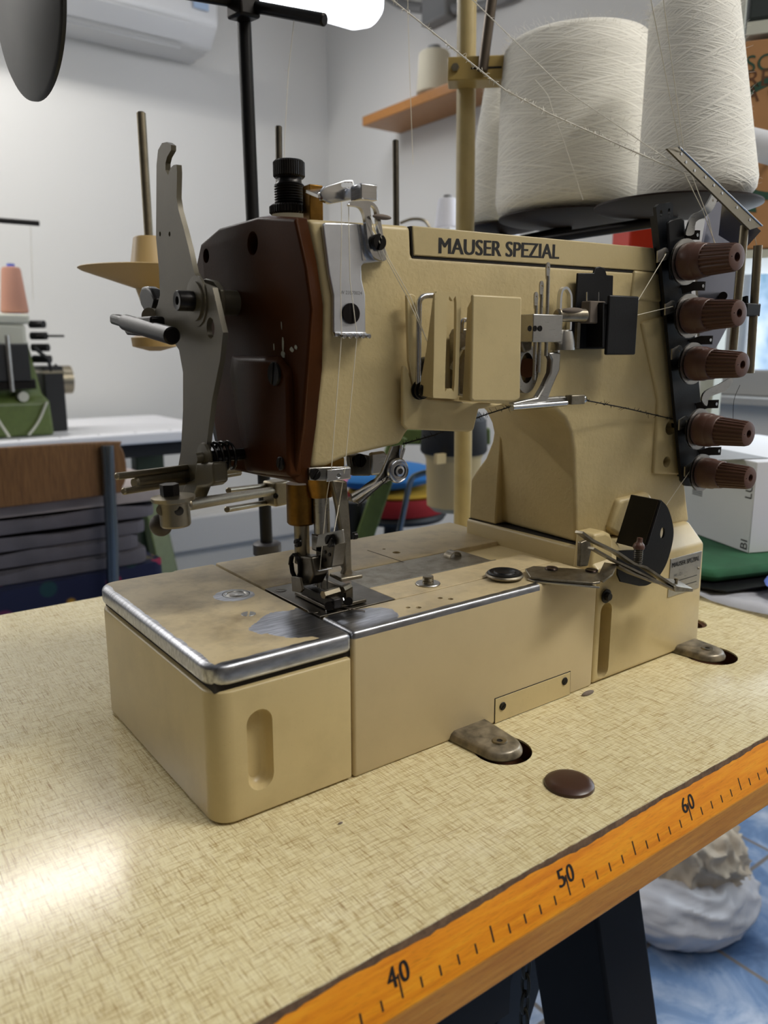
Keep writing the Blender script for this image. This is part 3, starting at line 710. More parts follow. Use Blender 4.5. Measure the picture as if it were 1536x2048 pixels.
# cast boss behind the tension plate
for c4 in (((1270, 540), (1330, 546), (1335, 605), (1262, 600)),): part('boss', MB().prism([PA(x, y, -.15) for x, y in c4], AN * .5), 'cream', mc, bev=.2, seg=3)
part('boss', MB().prism([PA(x, y, -.25) for x, y in ((1285, 645), (1335, 630), (1365, 950), (1308, 948), (1318, 800))], AN * .5), 'cream', mc, bev=.2, seg=3,
     cutters=[MB().cyl(PA(*q_, 0) - AN * .8, PA(*q_, 0) + AN * 1.5, r_, seg=28) for q_, r_ in (((1335, 855), .55), ((1328, 923), .42), ((1333, 688), .15))])
part('boss', MB().prism([PA(x, y, -.5) for x, y in ((1240, 1000), (1300, 985), (1330, 1040), (1240, 1075), (1220, 1060))], AN * .8), 'cream', mc, bev=.3, seg=3)

# ---- brown face cover
XF, XB = 6.95, 8.5
fo = [(594, 437), (520, 434), (440, 457), (404, 488), (392, 545), (402, 640), (418, 730), (428, 830), (440, 900), (470, 940), (530, 953), (590, 962), (608, 850), (618, 735), (627, 618), (615, 530)]
face = [PX(x, y, XF) for x, y in fo]
cen = sum(face, V()) / len(face)
fr = {0: (616, 436), 11: (618, 967), 12: (635, 850), 13: (647, 735), 14: (649, 612), 15: (636, 525)}
A_, B_, C_ = [], [], []
for i, p in enumerate(face):
    g = cen + (p - cen) * 1.025; g = V((XB, g.y, g.z))
    if i in fr: g = PA(*fr[i]) + V((-.06, 0, 0))
    A_.append(g + V((.3 if i not in fr else 0, 0, 0)))
    mid = p.lerp(g, .72); mid = V((g.x + (XF - g.x) * .62, mid.y, mid.z)); B_.append(mid); C_.append(p)
inner = [cen + (p - cen) * .985 + V((-.12, 0, 0)) for p in C_]
m = MB().loft([A_, B_, C_, inner])
ch = [PX(x, y, XF) for x, y in ((509, 487), (416, 512))]
bc = part('face_cover', m, 'brown', mc, bev=.35, seg=4, sm=55, cutters=[MB().cyl(p - XA, p + XA * .6, r) for p, r in zip(ch, (.62, .42))])
# raised lower panel of the cover
rp = [PX(x, y, XF - .14) for x, y in ((462, 712), (560, 712), (584, 742), (588, 900), (588, 955), (530, 949), (490, 944), (474, 840), (458, 745))]
rp2 = [PX(x, y, XF - .55) for x, y in ((478, 722), (555, 722), (574, 752), (576, 900), (576, 950), (530, 944), (505, 938), (490, 840), (474, 750))]
part('raised_panel', MB().loft([[p + XA * .5 for p in rp], rp, rp2]), 'brown', mc, bev=.18, seg=3, sm=60)
screw(mc, PX(551, 748, XF - .56), -XA, .62, .16, 'blackox', 1.35)
screw(mc, PX(563, 927, XF - .56), -XA, .36, .14, 'blackox', 1.1)
random.seed(11)
chm = MB()
for (x, y, L, a, wd) in ((566, 690, .9, 1.6, .09), (566, 708, .5, .4, .16), (584, 699, .5, .35, .14), (548, 694, .4, 1.5, .05), (592, 694, .3, .6, .12), (563, 650, .5, 1.5, .03)):
    c = PX(x, y, XF - .14); pts = []
    for k in range(10): t = 2 * math.pi * k / 10; rr_ = random.uniform(.7, 1.15); q = V((0, math.cos(a) * math.cos(t) * L / 2 - math.sin(a) * math.sin(t) * wd, math.sin(a) * math.cos(t) * L / 2 + math.cos(a) * math.sin(t) * wd)); pts.append(c + q * rr_)
    chm.prism(pts, (-.012, 0, 0))
part('paint_chip', chm, 'chip', bc)
# black gasket plate on the far side
part('gasket_plate', MB().prism([PX(x, y, XF + .9) for x, y in ((428, 600), (446, 610), (470, 700), (470, 930), (440, 925), (424, 860), (420, 720))], (.5, 0, 0)), 'black', mc, bev=.05)

# ---- presser adjusting knob and take-up on top
kc = PA(580, 432, 4.6); kz = kc.z - .2
def up(px, py): return PA(580, py, 4.6).z
def knurl(m, c, r, z0, z1, n=44):
    L = []
    for z, k in ((z0, .9), (z0 + .1, 1), (z1 - .1, 1), (z1, .88)):
        L.append([V((c.x + math.cos(t) * r * k * (1 + .028 * (i % 2)), c.y + math.sin(t) * r * k * (1 + .028 * (i % 2)), z)) for i, t in enumerate(2 * math.pi * j / (2 * n) for j in range(2 * n))])
    return m.loft(L)
rk = lambda px: px / 2 * (kc - CAM).length / F
part('lock_nut', knurl(MB(), kc, rk(74), up(0, 431), up(0, 411)), 'blackox', mc, sm=15)
pr = [(0, up(0, 412))]; z = up(0, 411); R_ = rk(56)
while z < up(0, 372): pr += [(R_, z), (R_ * .93, z + .07)]; z += .14
pr += [(R_ * .98, up(0, 371)), (R_ * .82, up(0, 366)), (R_ * .82, up(0, 355)), (0, up(0, 355))]
part('threaded_sleeve', MB().lathe((kc.x, kc.y, 0), ZA, pr, 36), 'blackox', mc, sm=60)
part('adjusting_knob', knurl(MB(), kc, rk(57), up(0, 357), up(0, 322)), 'blackox', mc, sm=15)
part('take_up_post', MB().obox((PA(626, 440, 3) + PA(626, 388, 3)) / 2, AU * .42, AN * .42, K * 1.1), 'brass', mc, bev=.05)
# thread take-up bracket of bright steel
off = 1.8
bar = [PA(x, y, o_) for x, y, o_ in ((610, 386, 3), (640, 381, 2.4), (652, 398, 1.6), (668, 402, 1.2), (695, 398, .9), (712, 392, .6))]
part('take_up_arm', MB().prism([PA(x, y, 1.0) for x, y in ((640, 384), (652, 372), (690, 360), (706, 359), (711, 366), (709, 398), (690, 402), (662, 407), (646, 400))], AN * .45), 'chrome', mc, bev=.08, seg=2,
     cutters=[MB().cyl(PA(x, 370, .4), PA(x, 370, 2.4), .13, seg=14) for x in (687, 693, 700)])
ta = bpy.data.objects['take_up_arm']
part('arm_foot', MB().prism([PA(612, 386, 2.6), PA(640, 383, 2.6), PA(652, 392, 1.1), PA(636, 396, 1.1)], K * .16), 'steel', ta)
screw(ta, PA(622, 386, 3.1) + K * .05, K, .36, .25, 'blackox')
part('guide_block', MB().obox(PA(728, 387, .2), AU * .52, AN * .55, K * .4), 'chrome', ta, bev=.06)
cg = smooth([PA(705, 401, -.35), PA(735, 404, -.35), PA(748, 420, -.4), PA(757, 460, -.5), PA(763, 500, -.55), PA(765, 519, -.6)], 6)
g1 = [(700, 411), (716, 413), (725, 420), (731, 440), (736, 480), (741, 503), (752, 517), (772, 520), (769, 490), (764, 455), (758, 422), (750, 408), (738, 402), (715, 402), (702, 403)]
sl = [(741, 413), (746, 412), (752, 420), (755, 440), (759, 484), (753, 492), (747, 484), (743, 440)]
part('slotted_guide', MB().prism(smooth([PA(x, y, -.75) for x, y in g1], 3, True), AN * .28, [smooth([PA(x, y, -.75) for x, y in sl], 3, True)]), 'chrome', mc, sm=30)
screw(mc, PA(753, 485, -.7), -AN, .42, .35, 'blackox', 1.2)
part('lint_tuft', MB().ball(PA(764, 434, -1.0), .28, (2.2, .7, .5)), 'lint', mc)
# chrome thread plate with comb
gp = [(646, 450), (650, 445), (722, 447), (722, 452), (731, 448), (737, 523), (724, 527), (725, 560), (731, 590), (732, 664), (734, 676), (670, 676), (667, 664), (667, 590), (660, 545)]
gp = [(646, 450), (650, 445), (716, 447), (740, 452), (772, 500), (772, 522), (728, 527), (723, 532), (724, 560), (731, 590), (732, 672), (670, 674), (667, 660), (667, 590), (658, 545)]
gpl = part('thread_plate', MB().prism([PA(x, y, -.3) for x, y in gp], AN * .28), 'satin', mc, bev=.07, seg=3)
part('plate_fold', MB().prism([PA(x, y, -.36) for x, y in ((716, 449), (722, 449), (732, 520), (726, 521))], AN * .1), 'chrome', gpl)
screw(gpl, PA(701, 627, -.32), -AN, .55, .1, 'blackox', 1.57)
text('engraved_number', 'W 23570024', 'inkgrey', gpl, PA(680, 588, -.3), AU, K, h=.18, lift=.006)
part('comb_lip', MB().prism([PA(x, y, -.55) for x, y in ((669, 664), (733, 664), (735, 672), (671, 673))], AN * .35), 'chrome', gpl, bev=.05)
for i in range(5):
    c = PA(679 + 12.4 * i, 671, -.5); part('comb_tooth', MB().rod(c, c - AN * .55 - K * .05, .13), 'chrome', gpl)

# ---- needle bar, presser bar, head underside
nx, ny = 10.03, 6.73
pbx = PX(598, 1050, 9.4)
def ln(px0, py0, px1, py1, x): return PX(px0, py0, x), PX(px1, py1, x)
a, b = PX(601, 966, 9.3), PX(603, 1047, 9.3)
part('presser_bushing', MB().lathe(b, (a - b), [(0, 0), (.78, 0), (.86, .1), (.86, (a - b).length), (0, (a - b).length)], 32), 'brass', mc)
b2 = PX(605, 1125, 9.3); part('presser_bar', MB().cyl(b, b2, .46), 'nickel', mc)
a, b = PX(640, 950, 10.0), PX(642, 994, 10.0)
part('needle_bushing', MB().lathe(b, a - b, [(0, 0), (.66, 0), (.95, (a - b).length), (0, (a - b).length)], 32), 'brass', mc)
b3 = PX(645, 1080, 10.0); part('needle_bar', MB().cyl(b, b3, .48), 'steel', mc)
part('bar_clamp', MB().obox(PX(648, 1085, 9.9), XA * .5, YA * .62, ZA * .5), 'steel', mc, bev=.08)
part('needle_clamp', MB().prism([PX(x, y, 9.4) for x, y in ((631, 1092), (668, 1088), (662, 1135), (632, 1138))], (.9, 0, 0)), 'darksteel', mc, bev=.08)
nc = bpy.data.objects['needle_clamp']
for p in ((641, 1113), (650, 1104), (659, 1109), (650, 1120), (641, 1129)): screw(nc, PX(*p, 9.38), -XA, .11, .05, 'blackox')
part('thread_bracket', MB().prism([PX(x, y, 8.9) for x, y in ((636, 1070), (684, 1059), (687, 1085), (672, 1090), (632, 1093))], (.12, 0, 0)), 'steel', nc, bev=.02)
screw(nc, PX(665, 1081, 8.9), -XA, .36, .3, 'blackox', .9)
part('guide_wire', MB().tube([PX(620, 1139, 9.2), PX(640, 1142, 8.9), PX(664, 1137, 8.9)], .05, 6), 'chrome', nc)
for px in (634, 641, 654): 
    t0 = PX(px, 1138, 10.0); t1 = V((t0.x, t0.y, BT + (.05 if px < 650 else .4)))
    part('needle', MB().tube([t0, t0.lerp(t1, .35), t0.lerp(t1, .4), t1], [.09, .09, .055, .02], 10), 'chrome', mc)
# presser foot assembly
pf = part('presser_holder', MB().prism([PX(x, y, 8.8) for x, y in ((592, 1112), (622, 1114), (628, 1150), (618, 1170), (605, 1172), (598, 1150))], (1.0, 0, 0)), 'darksteel', mc, bev=.12, seg=3)
screw(pf, PX(600, 1085, 8.85), -XA, .26, .3, 'blackox'); 
part('torsion_spring', MB().tube([PX(588, 1133, 8.6) + V((.1 * k / 20, math.cos(k * .7) * .55, math.sin(k * .7) * .75)) for k in range(46)], .07, 6), 'blackox', pf)
part('finger_guard', MB().prism([PX(x, y, 8.4) for x, y in ((582, 1153), (600, 1155), (605, 1180), (600, 1186), (584, 1183))], (.16, 0, 0)), 'darksteel', pf, bev=.04)
part('presser_sole', MB().box((8.9, 3.6, BT + .03), (11.6, 7.4, BT + .25)), 'darksteel', pf, bev=.05)
part('presser_toe', MB().box((9.0, 3.2, BT + .2), (9.6, 6.8, BT + .8)), 'blackox', pf, bev=.08)
part('presser_toe', MB().box((10.6, 4.4, BT + .2), (11.2, 7.8, BT + .9)), 'darksteel', pf, bev=.08)
a, b = PZ(646, 1190, BT + .9), PZ(676, 1181, BT + .9)
part('hinge_pin', MB().cyl(a, b, .24, seg=6), 'nickel', pf); a, b = PZ(684, 1180, BT + .9), PZ(699, 1172, BT + .9)
part('hinge_pin', MB().cyl(a, b, .22, seg=6), 'nickel', pf)
part('spring_wire', MB().tube(smooth([PZ(652, 1205, BT + .3), PZ(664, 1196, BT + .5), PZ(674, 1198, BT + .7), PZ(676, 1210, BT + .4), PZ(670, 1217, BT + .2)], 6), .05, 6), 'chrome', pf)
part('spring_wire', MB().tube(smooth([PZ(686, 1196, BT + .5), PZ(690, 1208, BT + .2), PZ(694, 1211, BT + .1), PZ(710, 1207, BT + .1)], 6), .05, 6), 'chrome', pf)
part('base_edge', MB().tube([PZ(652, 1221, BT + .05), PZ(676, 1214, BT + .05)], .06, 6), 'chrome', pf)
part('foot_screw', MB().cyl(PZ(697, 1203, BT + .1), PZ(697, 1203, BT + .45), .25), 'blackox', pf)
part('foot_screw', MB().cyl(PZ(658, 1212, BT + .1), PZ(658, 1212, BT + .5), .25), 'blackox', pf)
# take-off guide: long bright casting right of the needle bar
gc = [(664, 960), (694, 962), (698, 1000), (702, 1060), (704, 1138), (708, 1150), (700, 1158), (684, 1156), (690, 1140), (686, 1080), (676, 1020)]
lg = part('looper_guard', MB().prism([PA(x, y, 1.0) for x, y in gc], AN * .45), 'dirtysteel', mc, bev=.1, seg=2)
part('guard_foot', MB().obox(PA(692, 1151, 1.1), AU * .75, AN * .7, K * .12), 'dirtysteel', lg, bev=.08)
part('guard_brace', MB().prism([PA(x, y, 1.3) for x, y in ((664, 1090), (676, 1092), (698, 1140), (688, 1142))], AN * .2), 'steel', lg, bev=.03)
screw(lg, PA(706, 1072, 1.3), AU, .22, .25, 'blackox', hex_=True)
fb = part('front_bracket', MB().prism([PA(x, y, -.22) for x, y in ((618, 936), (655, 934), (700, 933), (702, 958), (655, 962), (620, 961))], AN * .3), 'steel', mc, bev=.04)
screw(fb, PA(629, 948, -.24), -AN, .33, .14, 'blackox', .9)
part('chrome_clip', MB().prism([PA(x, y, -.75) for x, y in ((655, 940), (702, 935), (700, 957), (654, 964))], AN * .18, [circ(PA(678, 951, -.75), AU, K, .12, 12)]), 'chrome', fb, bev=.03)
part('head_underside', MB().prism([PA(x, y, .5) for x, y in ((622, 930), (690, 914), (690, 934), (655, 944), (622, 948))], AN * 8), 'brass', mc, bev=.1)
# thread release lever behind the head with the chrome eyelet
part('rear_bracket', MB().prism([PA(x, y, 2.0) for x, y in ((700, 912), (724, 908), (742, 912), (742, 952), (706, 952))], AN * .6), 'darksteel', mc, bev=.08)
rb = bpy.data.objects['rear_bracket']; screw(rb, PA(718, 921, 1.95), -AN, .42, .2, 'blackox', 1.5)
part('bracket_loop', MB().prism([PA(x, y, 2.6) for x, y in ((742, 906), (770, 902), (778, 912), (778, 948), (742, 952))], AN * .4), 'steel', rb, bev=.15)
th_ = smooth([PA(800, 895, .6), PA(790, 925, .6), PA(775, 952, .6), PA(745, 970, .6), PA(706, 1003, .6)], 5)
part('chain_guide', MB().ribbon(th_, AN, [1.0] * 8 + [1.1] * (len(th_) - 8), .12), 'steel', mc)
cgd = bpy.data.objects['chain_guide']
rib = []
part('guide_rail', MB().tube([PA(x, y, .1) for x, y in ((803, 890), (798, 925), (770, 957), (704, 1001))], .11, 8), 'chrome', cgd)
part('guide_rail', MB().tube([PA(x, y, .1) for x, y in ((784, 893), (764, 945), (748, 966), (702, 990))], .09, 8), 'chrome', cgd)
part('guide_plate', MB().prism([PA(x, y, .2) for x, y in ((785, 893), (804, 890), (799, 925), (770, 957), (706, 1001), (702, 991), (748, 966), (764, 945))], AN * .1), 'darksteel', cgd)
ey = PA(794, 941, -.1)
part('eyelet_dial', MB().lathe(ey, -AN, [(.66, -.2), (.74, .1), (.68, .2), (.60, .12), (.52, .1), (.48, .3), (.42, .3), (.40, .12), (.34, .12), (.3, .34), (.18, .36), (.16, .2), (0, .2)], 40), 'chrome', cgd)
part('dial_bore', MB().lathe(ey - AN * .2, -AN, [(.17, .17), (0, .17)], 20), 'hole', cgd)

# ---- looper thread cover in the middle of the arm
fr_ = part('cover_bracket', MB().prism([PA(x, y, -.75) for x, y in ((808, 730), (815, 735), (830, 790), (860, 800), (1008, 808), (990, 815), (958, 818), (948, 860), (938, 864), (815, 859), (806, 850), (806, 740))], AN * .3), 'cream_smooth', mc, bev=.1, seg=3)
fw = [(814, 590), (824, 587), (832, 592), (835, 690), (841, 760), (845, 790), (830, 790), (818, 720)]
part('frame_leg', MB().prism([PA(x, y, -.75) for x, y in fw], AN * .25), 'cream_smooth', fr_, bev=.05)
part('wire_bail', MB().tube(smooth([PA(836, 790, -1.1), PA(837, 700, -1.1), PA(838, 620, -1.1), PA(840, 600, -1.1), PA(850, 592, -1.1), PA(872, 591, -1.1)], 5), .16, 10), 'chrome', fr_)
yo = -2.4
sf = [(871, 586), (922, 588), (918, 797), (866, 795)]
part('slotted_cover', MB().prism([PA(x, y, yo) for x, y in ((874, 583), (919, 587), (923, 591), (916, 792), (912, 798), (868, 796), (866, 790), (871, 588))], AN * .22, [smooth([PA(x, y, yo) for x, y in ((896, 606), (905, 602), (913, 606), (909, 770), (903, 777), (894, 777), (890, 770))], 3, True)]), 'cream_smooth', fr_, sm=30)
part('slotted_cover_side', MB().prism([PA(869, 586, yo), PA(866, 796, yo), PA(836, 790, -1.2), PA(852, 700, -1.6), PA(866, 590, -2.2)], AU * .16), 'cream_smooth', fr_, bev=.03)
sc_o = -3.0
bcv = part('square_cover', MB().prism([PA(x, y, sc_o) for x, y in ((946, 589), (1044, 594), (1041, 797), (1030, 803), (948, 803), (942, 798))], AN * .25), 'cream_smooth', mc, bev=.1, seg=3)
part('cover_side', MB().prism([PA(946, 592, sc_o + .1), PA(944, 802, sc_o + .1), PA(944, 802, sc_o + .1) + AN * .9, PA(946, 592, sc_o + .1) + AN * .5 - K * .6], AU * .18), 'cream_smooth', bcv, bev=.04)
part('cover_lip', MB().prism([PA(944, 803, sc_o + .1), PA(1036, 801, sc_o + .1), PA(1036, 801, sc_o + .1) + AN * 2.3, PA(944, 803, sc_o + .1) + AN * 1.2], K * .18), 'cream_smooth', bcv, bev=.04)
part('pivot_screw', MB().lathe(PA(838, 780, -.9), -AN, [(0, .7), (.34, .68), (.4, .5), (.28, .48), (.28, .38), (.5, .36), (.5, .24), (.3, .22), (.3, .1), (.55, .08), (.55, 0), (0, 0)], 28), 'blackox', fr_)
part('pivot_screw', MB().lathe(PA(848, 733, -.5), -AN, [(0, .5), (.5, .46), (.55, 0), (0, 0)], 24), 'blackox', fr_)
part('hex_nut', MB().cyl(PA(861, 738, -.6), PA(861, 738, -.1), .4, seg=6), 'steel', fr_)
part('looper_cam', MB().prism([PA(x, y, -1.2) for x, y in ((916, 670), (922, 657), (944, 656), (946, 700), (944, 795), (918, 790))], AN * .9), 'dirtysteel', mc, bev=.1)
part('small_bail', MB().tube(smooth([PA(923, 665, -1.3), PA(924, 645, -1.3), PA(930, 640, -1.3), PA(946, 641, -1.3)], 5), .13, 8), 'chrome', mc)
part('cam_lever', MB().ribbon([PA(905, 740, -1.0), PA(925, 700, -1.3), PA(950, 690, -1.5)], AN, .5, .2), 'steel', mc)
part('ring_clamp', MB().prism(circ(PA(1055, 738, -.6), AU, K, .95, 36, 1.5), AN * .5, [circ(PA(1054, 736, -.6), AU, K, .55, 28, .95)]), 'steel', mc, sm=30)
part('ring_shaft', MB().cyl(PA(1055, 736, -.5), PA(1055, 736, .1), .6), plain('rusty_shaft', (96, 60, 40), .4, .7), mc)
part('clamp_bracket', MB().prism([PA(x, y, -1.0) for x, y in ((1043, 640), (1056, 636), (1066, 670), (1064, 700), (1050, 706), (1043, 690))], AN * .5), 'dirtysteel', mc, bev=.1)
# needle thread adjusting pins
blk = part('pin_block', MB().obox(PA(1082, 657, -1.5), AU * 1.22, AN * .6, K * .82), 'steel', mc, bev=.05, cutters=None)
for x in (1059, 1069.5, 1080):
    screw(blk, PA(x, 657, -2.12), -AN, .17, .03, 'blackox', hex_=True)
def pin(px0, py0, px1, py1, off):
    a, b = PA(px0, py0, off), PA(px1, py1, off)
    m = MB().tube([b, a - K * .55], .11, 10)
    m.prism(smooth([a + K * .25, a + AU * .14 + K * .1, a + AU * .14 - K * .35, a + AU * .08 - K * .75, a - AU * .08 - K * .75, a - AU * .14 - K * .35, a - AU * .14 + K * .1], 3, True), AN * .1, [circ(a - K * .05, AU, K, .06, 10)])
    part('eyelet_pin', m, 'steel', mc, sm=40)
pin(1073, 592, 1068, 760, -1.5); pin(1084, 570, 1077, 745, -1.5); pin(1097, 533, 1092, 712, -1.6)
sg = smooth([PA(1118, 640, -.8), PA(1119, 600, -.8), PA(1122, 582, -.8), PA(1129, 576, -.8), PA(1136, 582, -.8), PA(1140, 600, -.8), PA(1138, 660, -.8)], 6)
part('u_wire_guide', MB().ribbon(sg, AN, .3, .16), 'chrome', mc)
dk = part('dust_covered_bar', MB().rod(PA(1112, 630, -1.6), PA(1172, 631, -1.9), .40, .3), 'dirtysteel', mc)
part('lint_layer', MB().ball(PA(1148, 622, -1.9), .3, (3.6, 1, .7)), 'felt', mc)
part('lever_collar', MB().lathe(PA(1125, 700, -1.3), K, [(0, 0), (.78, 0), (.74, .5), (.58, 1.15), (.4, 1.25), (0, 1.25)], 28), 'steel', mc)
lv = [(1112, 704), (1122, 706), (1120, 740), (1105, 775), (1098, 795), (1130, 792), (1138, 796), (1136, 802), (1030, 812), (1026, 806), (1076, 795), (1088, 775), (1102, 745), (1104, 720), (1098, 706)]
th = part('looper_lever', MB().prism([PA(x, y, -1.4) for x, y in lv], AN * .5), 'steel', mc, bev=.1, seg=2)
part('lever_rail', MB().tube([PA(1024, 815, -1.5), PA(1132, 806, -1.5)], .2, 10), 'chrome', th)
part('lever_end', MB().obox(PA(1150, 799, -1.5), AU * .62, AN * .3, K * .3), 'dirtysteel', th, bev=.05)
part('lever_eyelet', MB().lathe(PA(1164, 799, -1.5), AU, [(.1, 0), (.26, 0), (.28, .1), (.2, .14), (.26, .2), (.1, .2)], 16), 'chrome', th)
part('lever_strap', MB().ribbon([PA(1112, 705, -1.2), PA(1113, 665, -1.2), PA(1118, 640, -1.2)], AN, .5, .16), 'chrome', th)
# black disc box
bl = part('box_back_plate', MB().prism([PA(x, y, -.5) for x, y in ((1156, 546), (1188, 546), (1191, 535), (1200, 533), (1210, 536), (1214, 550), (1227, 551), (1223, 698), (1138, 698), (1140, 640), (1152, 620))], AN * .16), 'black', mc, bev=.05)
part('box_cover', MB().obox(PA(1243, 651, -1.9), AU * 1.42, AN * .12, K * 1.88), 'black', bl, bev=.1, seg=3)
pq = PA(1206, 608, -1.95), PA(1205, 694, -1.95)
part('box_cover_side', MB().prism([pq[0], pq[1], pq[1] + AN * 1.4, pq[0] + AN * 1.4], AU * .12), 'black', bl)
part('box_cover_top', MB().prism([PA(1206, 608, -1.9), PA(1275, 609, -1.9), PA(1275, 609, -1.9) + AN * 1.5, PA(1206, 608, -1.9) + AN * 1.5], K * .1), 'black', bl)
part('box_strut', MB().box(PA(1150, 645, -.9), PA(1159, 697, -1.1)), 'darksteel', bl)
part('felt_pad', MB().obox(PA(1186, 625, -1.1), AU * .72, AN * .4, K * .7), 'felt', bl, bev=.08)
for x in (1174, 1197): part('guide_needle', MB().tube([PA(x, 584, -1.1), PA(x, 612, -1.1)], .05, 6), 'chrome', bl)
# black half-round guard low on the column
qo = -3.2
hg = part('half_round_guard', MB().prism(smooth([PA(x, y, qo) for x, y in ((1322, 1000), (1336, 1016), (1346, 1050), (1346, 1080), (1334, 1125), (1316, 1155), (1296, 1170), (1278, 1172))], 4) + [PA(x, y, qo) for x, y in ((1242, 1164), (1236, 1150), (1236, 1102), (1291, 1100))], AN * .15, [circ(PA(1325, 1066, qo), AU, K, .24, 20, .42)]), 'black', mc, sm=30)
part('guard_flange', MB().prism([PA(1322, 1000, qo), PA(1291, 1100, qo), PA(1291, 1100, qo) + AN * 2.5, PA(1322, 1000, qo) + AN * 2.5], -AU * .15), 'black', hg, bev=.03)
part('guard_rib', MB().tube([PA(1319, 1003, qo - .05), PA(1292, 1090, qo - .05)], .13, 8), 'blackox', hg)
# ---- cloth-plate clip: disc, straps, spring
cz = BT + .15
dpl = PZ(1009, 1152, cz)
cs = part('clip_strap', MB().prism([PZ(x, y, cz) for x, y in ((1050, 1142), (1066, 1136), (1190, 1144), (1202, 1152), (1200, 1168), (1186, 1170), (1100, 1163), (1060, 1158))], K * .16), 'dirtysteel', mc, bev=.05)
part('clip_disc', MB().lathe(dpl, K, [(0, 0), (1.22, 0), (1.25, .1), (1.18, .2), (0, .2)], 44), 'dirtysteel', cs)
part('rubber_disc', MB().lathe(dpl + K * .2, K, [(0, .05), (.5, .06), (.66, .14), (.72, .06), (1.0, .12), (1.12, .05), (1.12, 0), (0, 0)], 44), 'black', cs)
part('lower_strap', MB().obox(PZ(1125, 1167, cz - .08), (PZ(1190, 1172, cz) - PZ(1060, 1160, cz)) / 2, YA * .35, K * .06), 'steel', cs, bev=.02)
for x, y in ((1103, 1138), (1183, 1142)): screw(cs, PZ(x, y, cz + .16), K, .42, .12, plain('brown_screw', (62, 48, 42), .35, .7), .3)
st_ = [PZ(1196, 1160, cz + .1), PZ(1212, 1148, cz + .4), PY(1221, 1128, -1.2), PY(1232, 1131, -1.6), PY(1262, 1147, -2.0), PY(1310, 1165, -2.4)]
part('spring_strap', MB().ribbon(st_, YA, .85, .12), 'dirtysteel', cs)
l2 = [PY(1158, 1064, -1.0), PY(1180, 1080, -1.2), PY(1228, 1103, -1.5), PY(1262, 1126, -1.8), PY(1285, 1133, -2.0), PY(1350, 1176, -2.6)]
part('thread_clip_blade', MB().ribbon(l2, YA, .7, .16), 'dirtysteel', cs)
part('thread_clip_blade', MB().ribbon([PY(1182, 1096, -1.0), PY(1228, 1122, -1.5), PY(1262, 1138, -1.9), PY(1348, 1180, -2.6)], YA, .6, .14), 'dirtysteel', cs)
part('blade_end', MB().prism([PY(x, y, -2.9) for x, y in ((1348, 1172), (1386, 1177), (1386, 1184), (1350, 1184))], (.0, 1.3, .35)), 'dirtysteel', cs, bev=.04)
part('blade_rivet', MB().lathe(PY(1352, 1170, -2.4), K, [(0, .5), (.13, .48), (.17, .38), (.1, .3), (.1, 0), (0, 0)], 16), 'nickel', cs)
part('clip_upright', MB().prism([PY(x, y, -.3) for x, y in ((1162, 1085), (1180, 1078), (1183, 1100), (1176, 1132), (1160, 1134))], (0, .3, 0)), 'dirtysteel', cs, bev=.05)
sp0 = PY(1275, 1128, -2.0)
part('coil_spring', MB().tube([sp0 + V((math.cos(t * 1.0) * .27, math.sin(t) * .27, t * .022)) for t in [k * .45 for k in range(110)]], .045, 6), 'darksteel', cs)
part('adjusting_nut', MB().lathe(sp0 + K * 1.05, V((.1, 0, 1)), [(0, 0), (.36, 0), (.40, .15), (.34, .32), (.24, .42), (.2, .5), (.18, .75), (0, .78)], 24), 'knob', cs)
part('rounded_lug', MB().prism([PY(x, y, .6) for x, y in ((1188, 1069), (1212, 1063), (1222, 1068), (1227, 1080), (1228, 1140), (1180, 1150))], (0, 1.6, 0)), 'cream_smooth', mc, bev=.25, seg=3)

# ---- lifting lever of grey plate on the far left, with its roller, clamps and shaft
LVX = 4.3
lo_ = [(313, 330), (316, 300), (324, 286), (334, 284), (342, 290), (342, 300), (334, 314), (331, 326), (331, 340), (336, 350), (341, 336), (347, 330), (353, 329), (354, 345), (353, 395), (357, 420), (368, 460), (377, 495), (388, 545), (400, 565), (425, 575), (440, 640), (446, 665), (440, 720), (424, 800), (412, 900), (405, 960), (384, 1000), (350, 985), (352, 960), (362, 900), (366, 820), (366, 745), (358, 700), (345, 680), (318, 670), (300, 645), (315, 610), (320, 590), (318, 540), (312, 475)]
lvr = part('lifting_lever', MB().prism([PX(x, y, LVX) for x, y in lo_], (.3, 0, 0), [circ(PX(421, 656, LVX), YA, ZA, .5, 20, .55), circ(PX(320, 468, LVX), YA, ZA, .14, 12), circ(PX(339, 468, LVX), YA, ZA, .14, 12)]), 'lever', mc, sm=30)
pc = PX(388, 603, LVX)
part('pivot_washer', MB().lathe(pc + V((.05, -.4, 0)), -XA, [(0, 0), (1.35, 0), (1.35, .12), (1.05, .14), (1.05, .26), (.8, .28), (0, .3)], 40), 'lever', lvr)
part('pivot_screw', MB().lathe(pc + V((-.25, -.3, 0)), -XA, [(0, .35), (.22, .35), (.24, .85), (.5, .88), (.55, .8), (.55, 0), (0, 0)], 32), 'blackox', lvr)
part('pivot_spacer', MB().cyl(pc + XA * .3, pc + XA * 2.8, .7, seg=36), 'lever', lvr)
part('side_lug', MB().prism([PX(x, y, LVX + .7) for x, y in ((392, 565), (410, 557), (428, 562), (440, 580), (442, 600), (440, 640), (446, 665), (420, 640))], (.3, 0, 0)), 'lever', lvr, bev=.06)
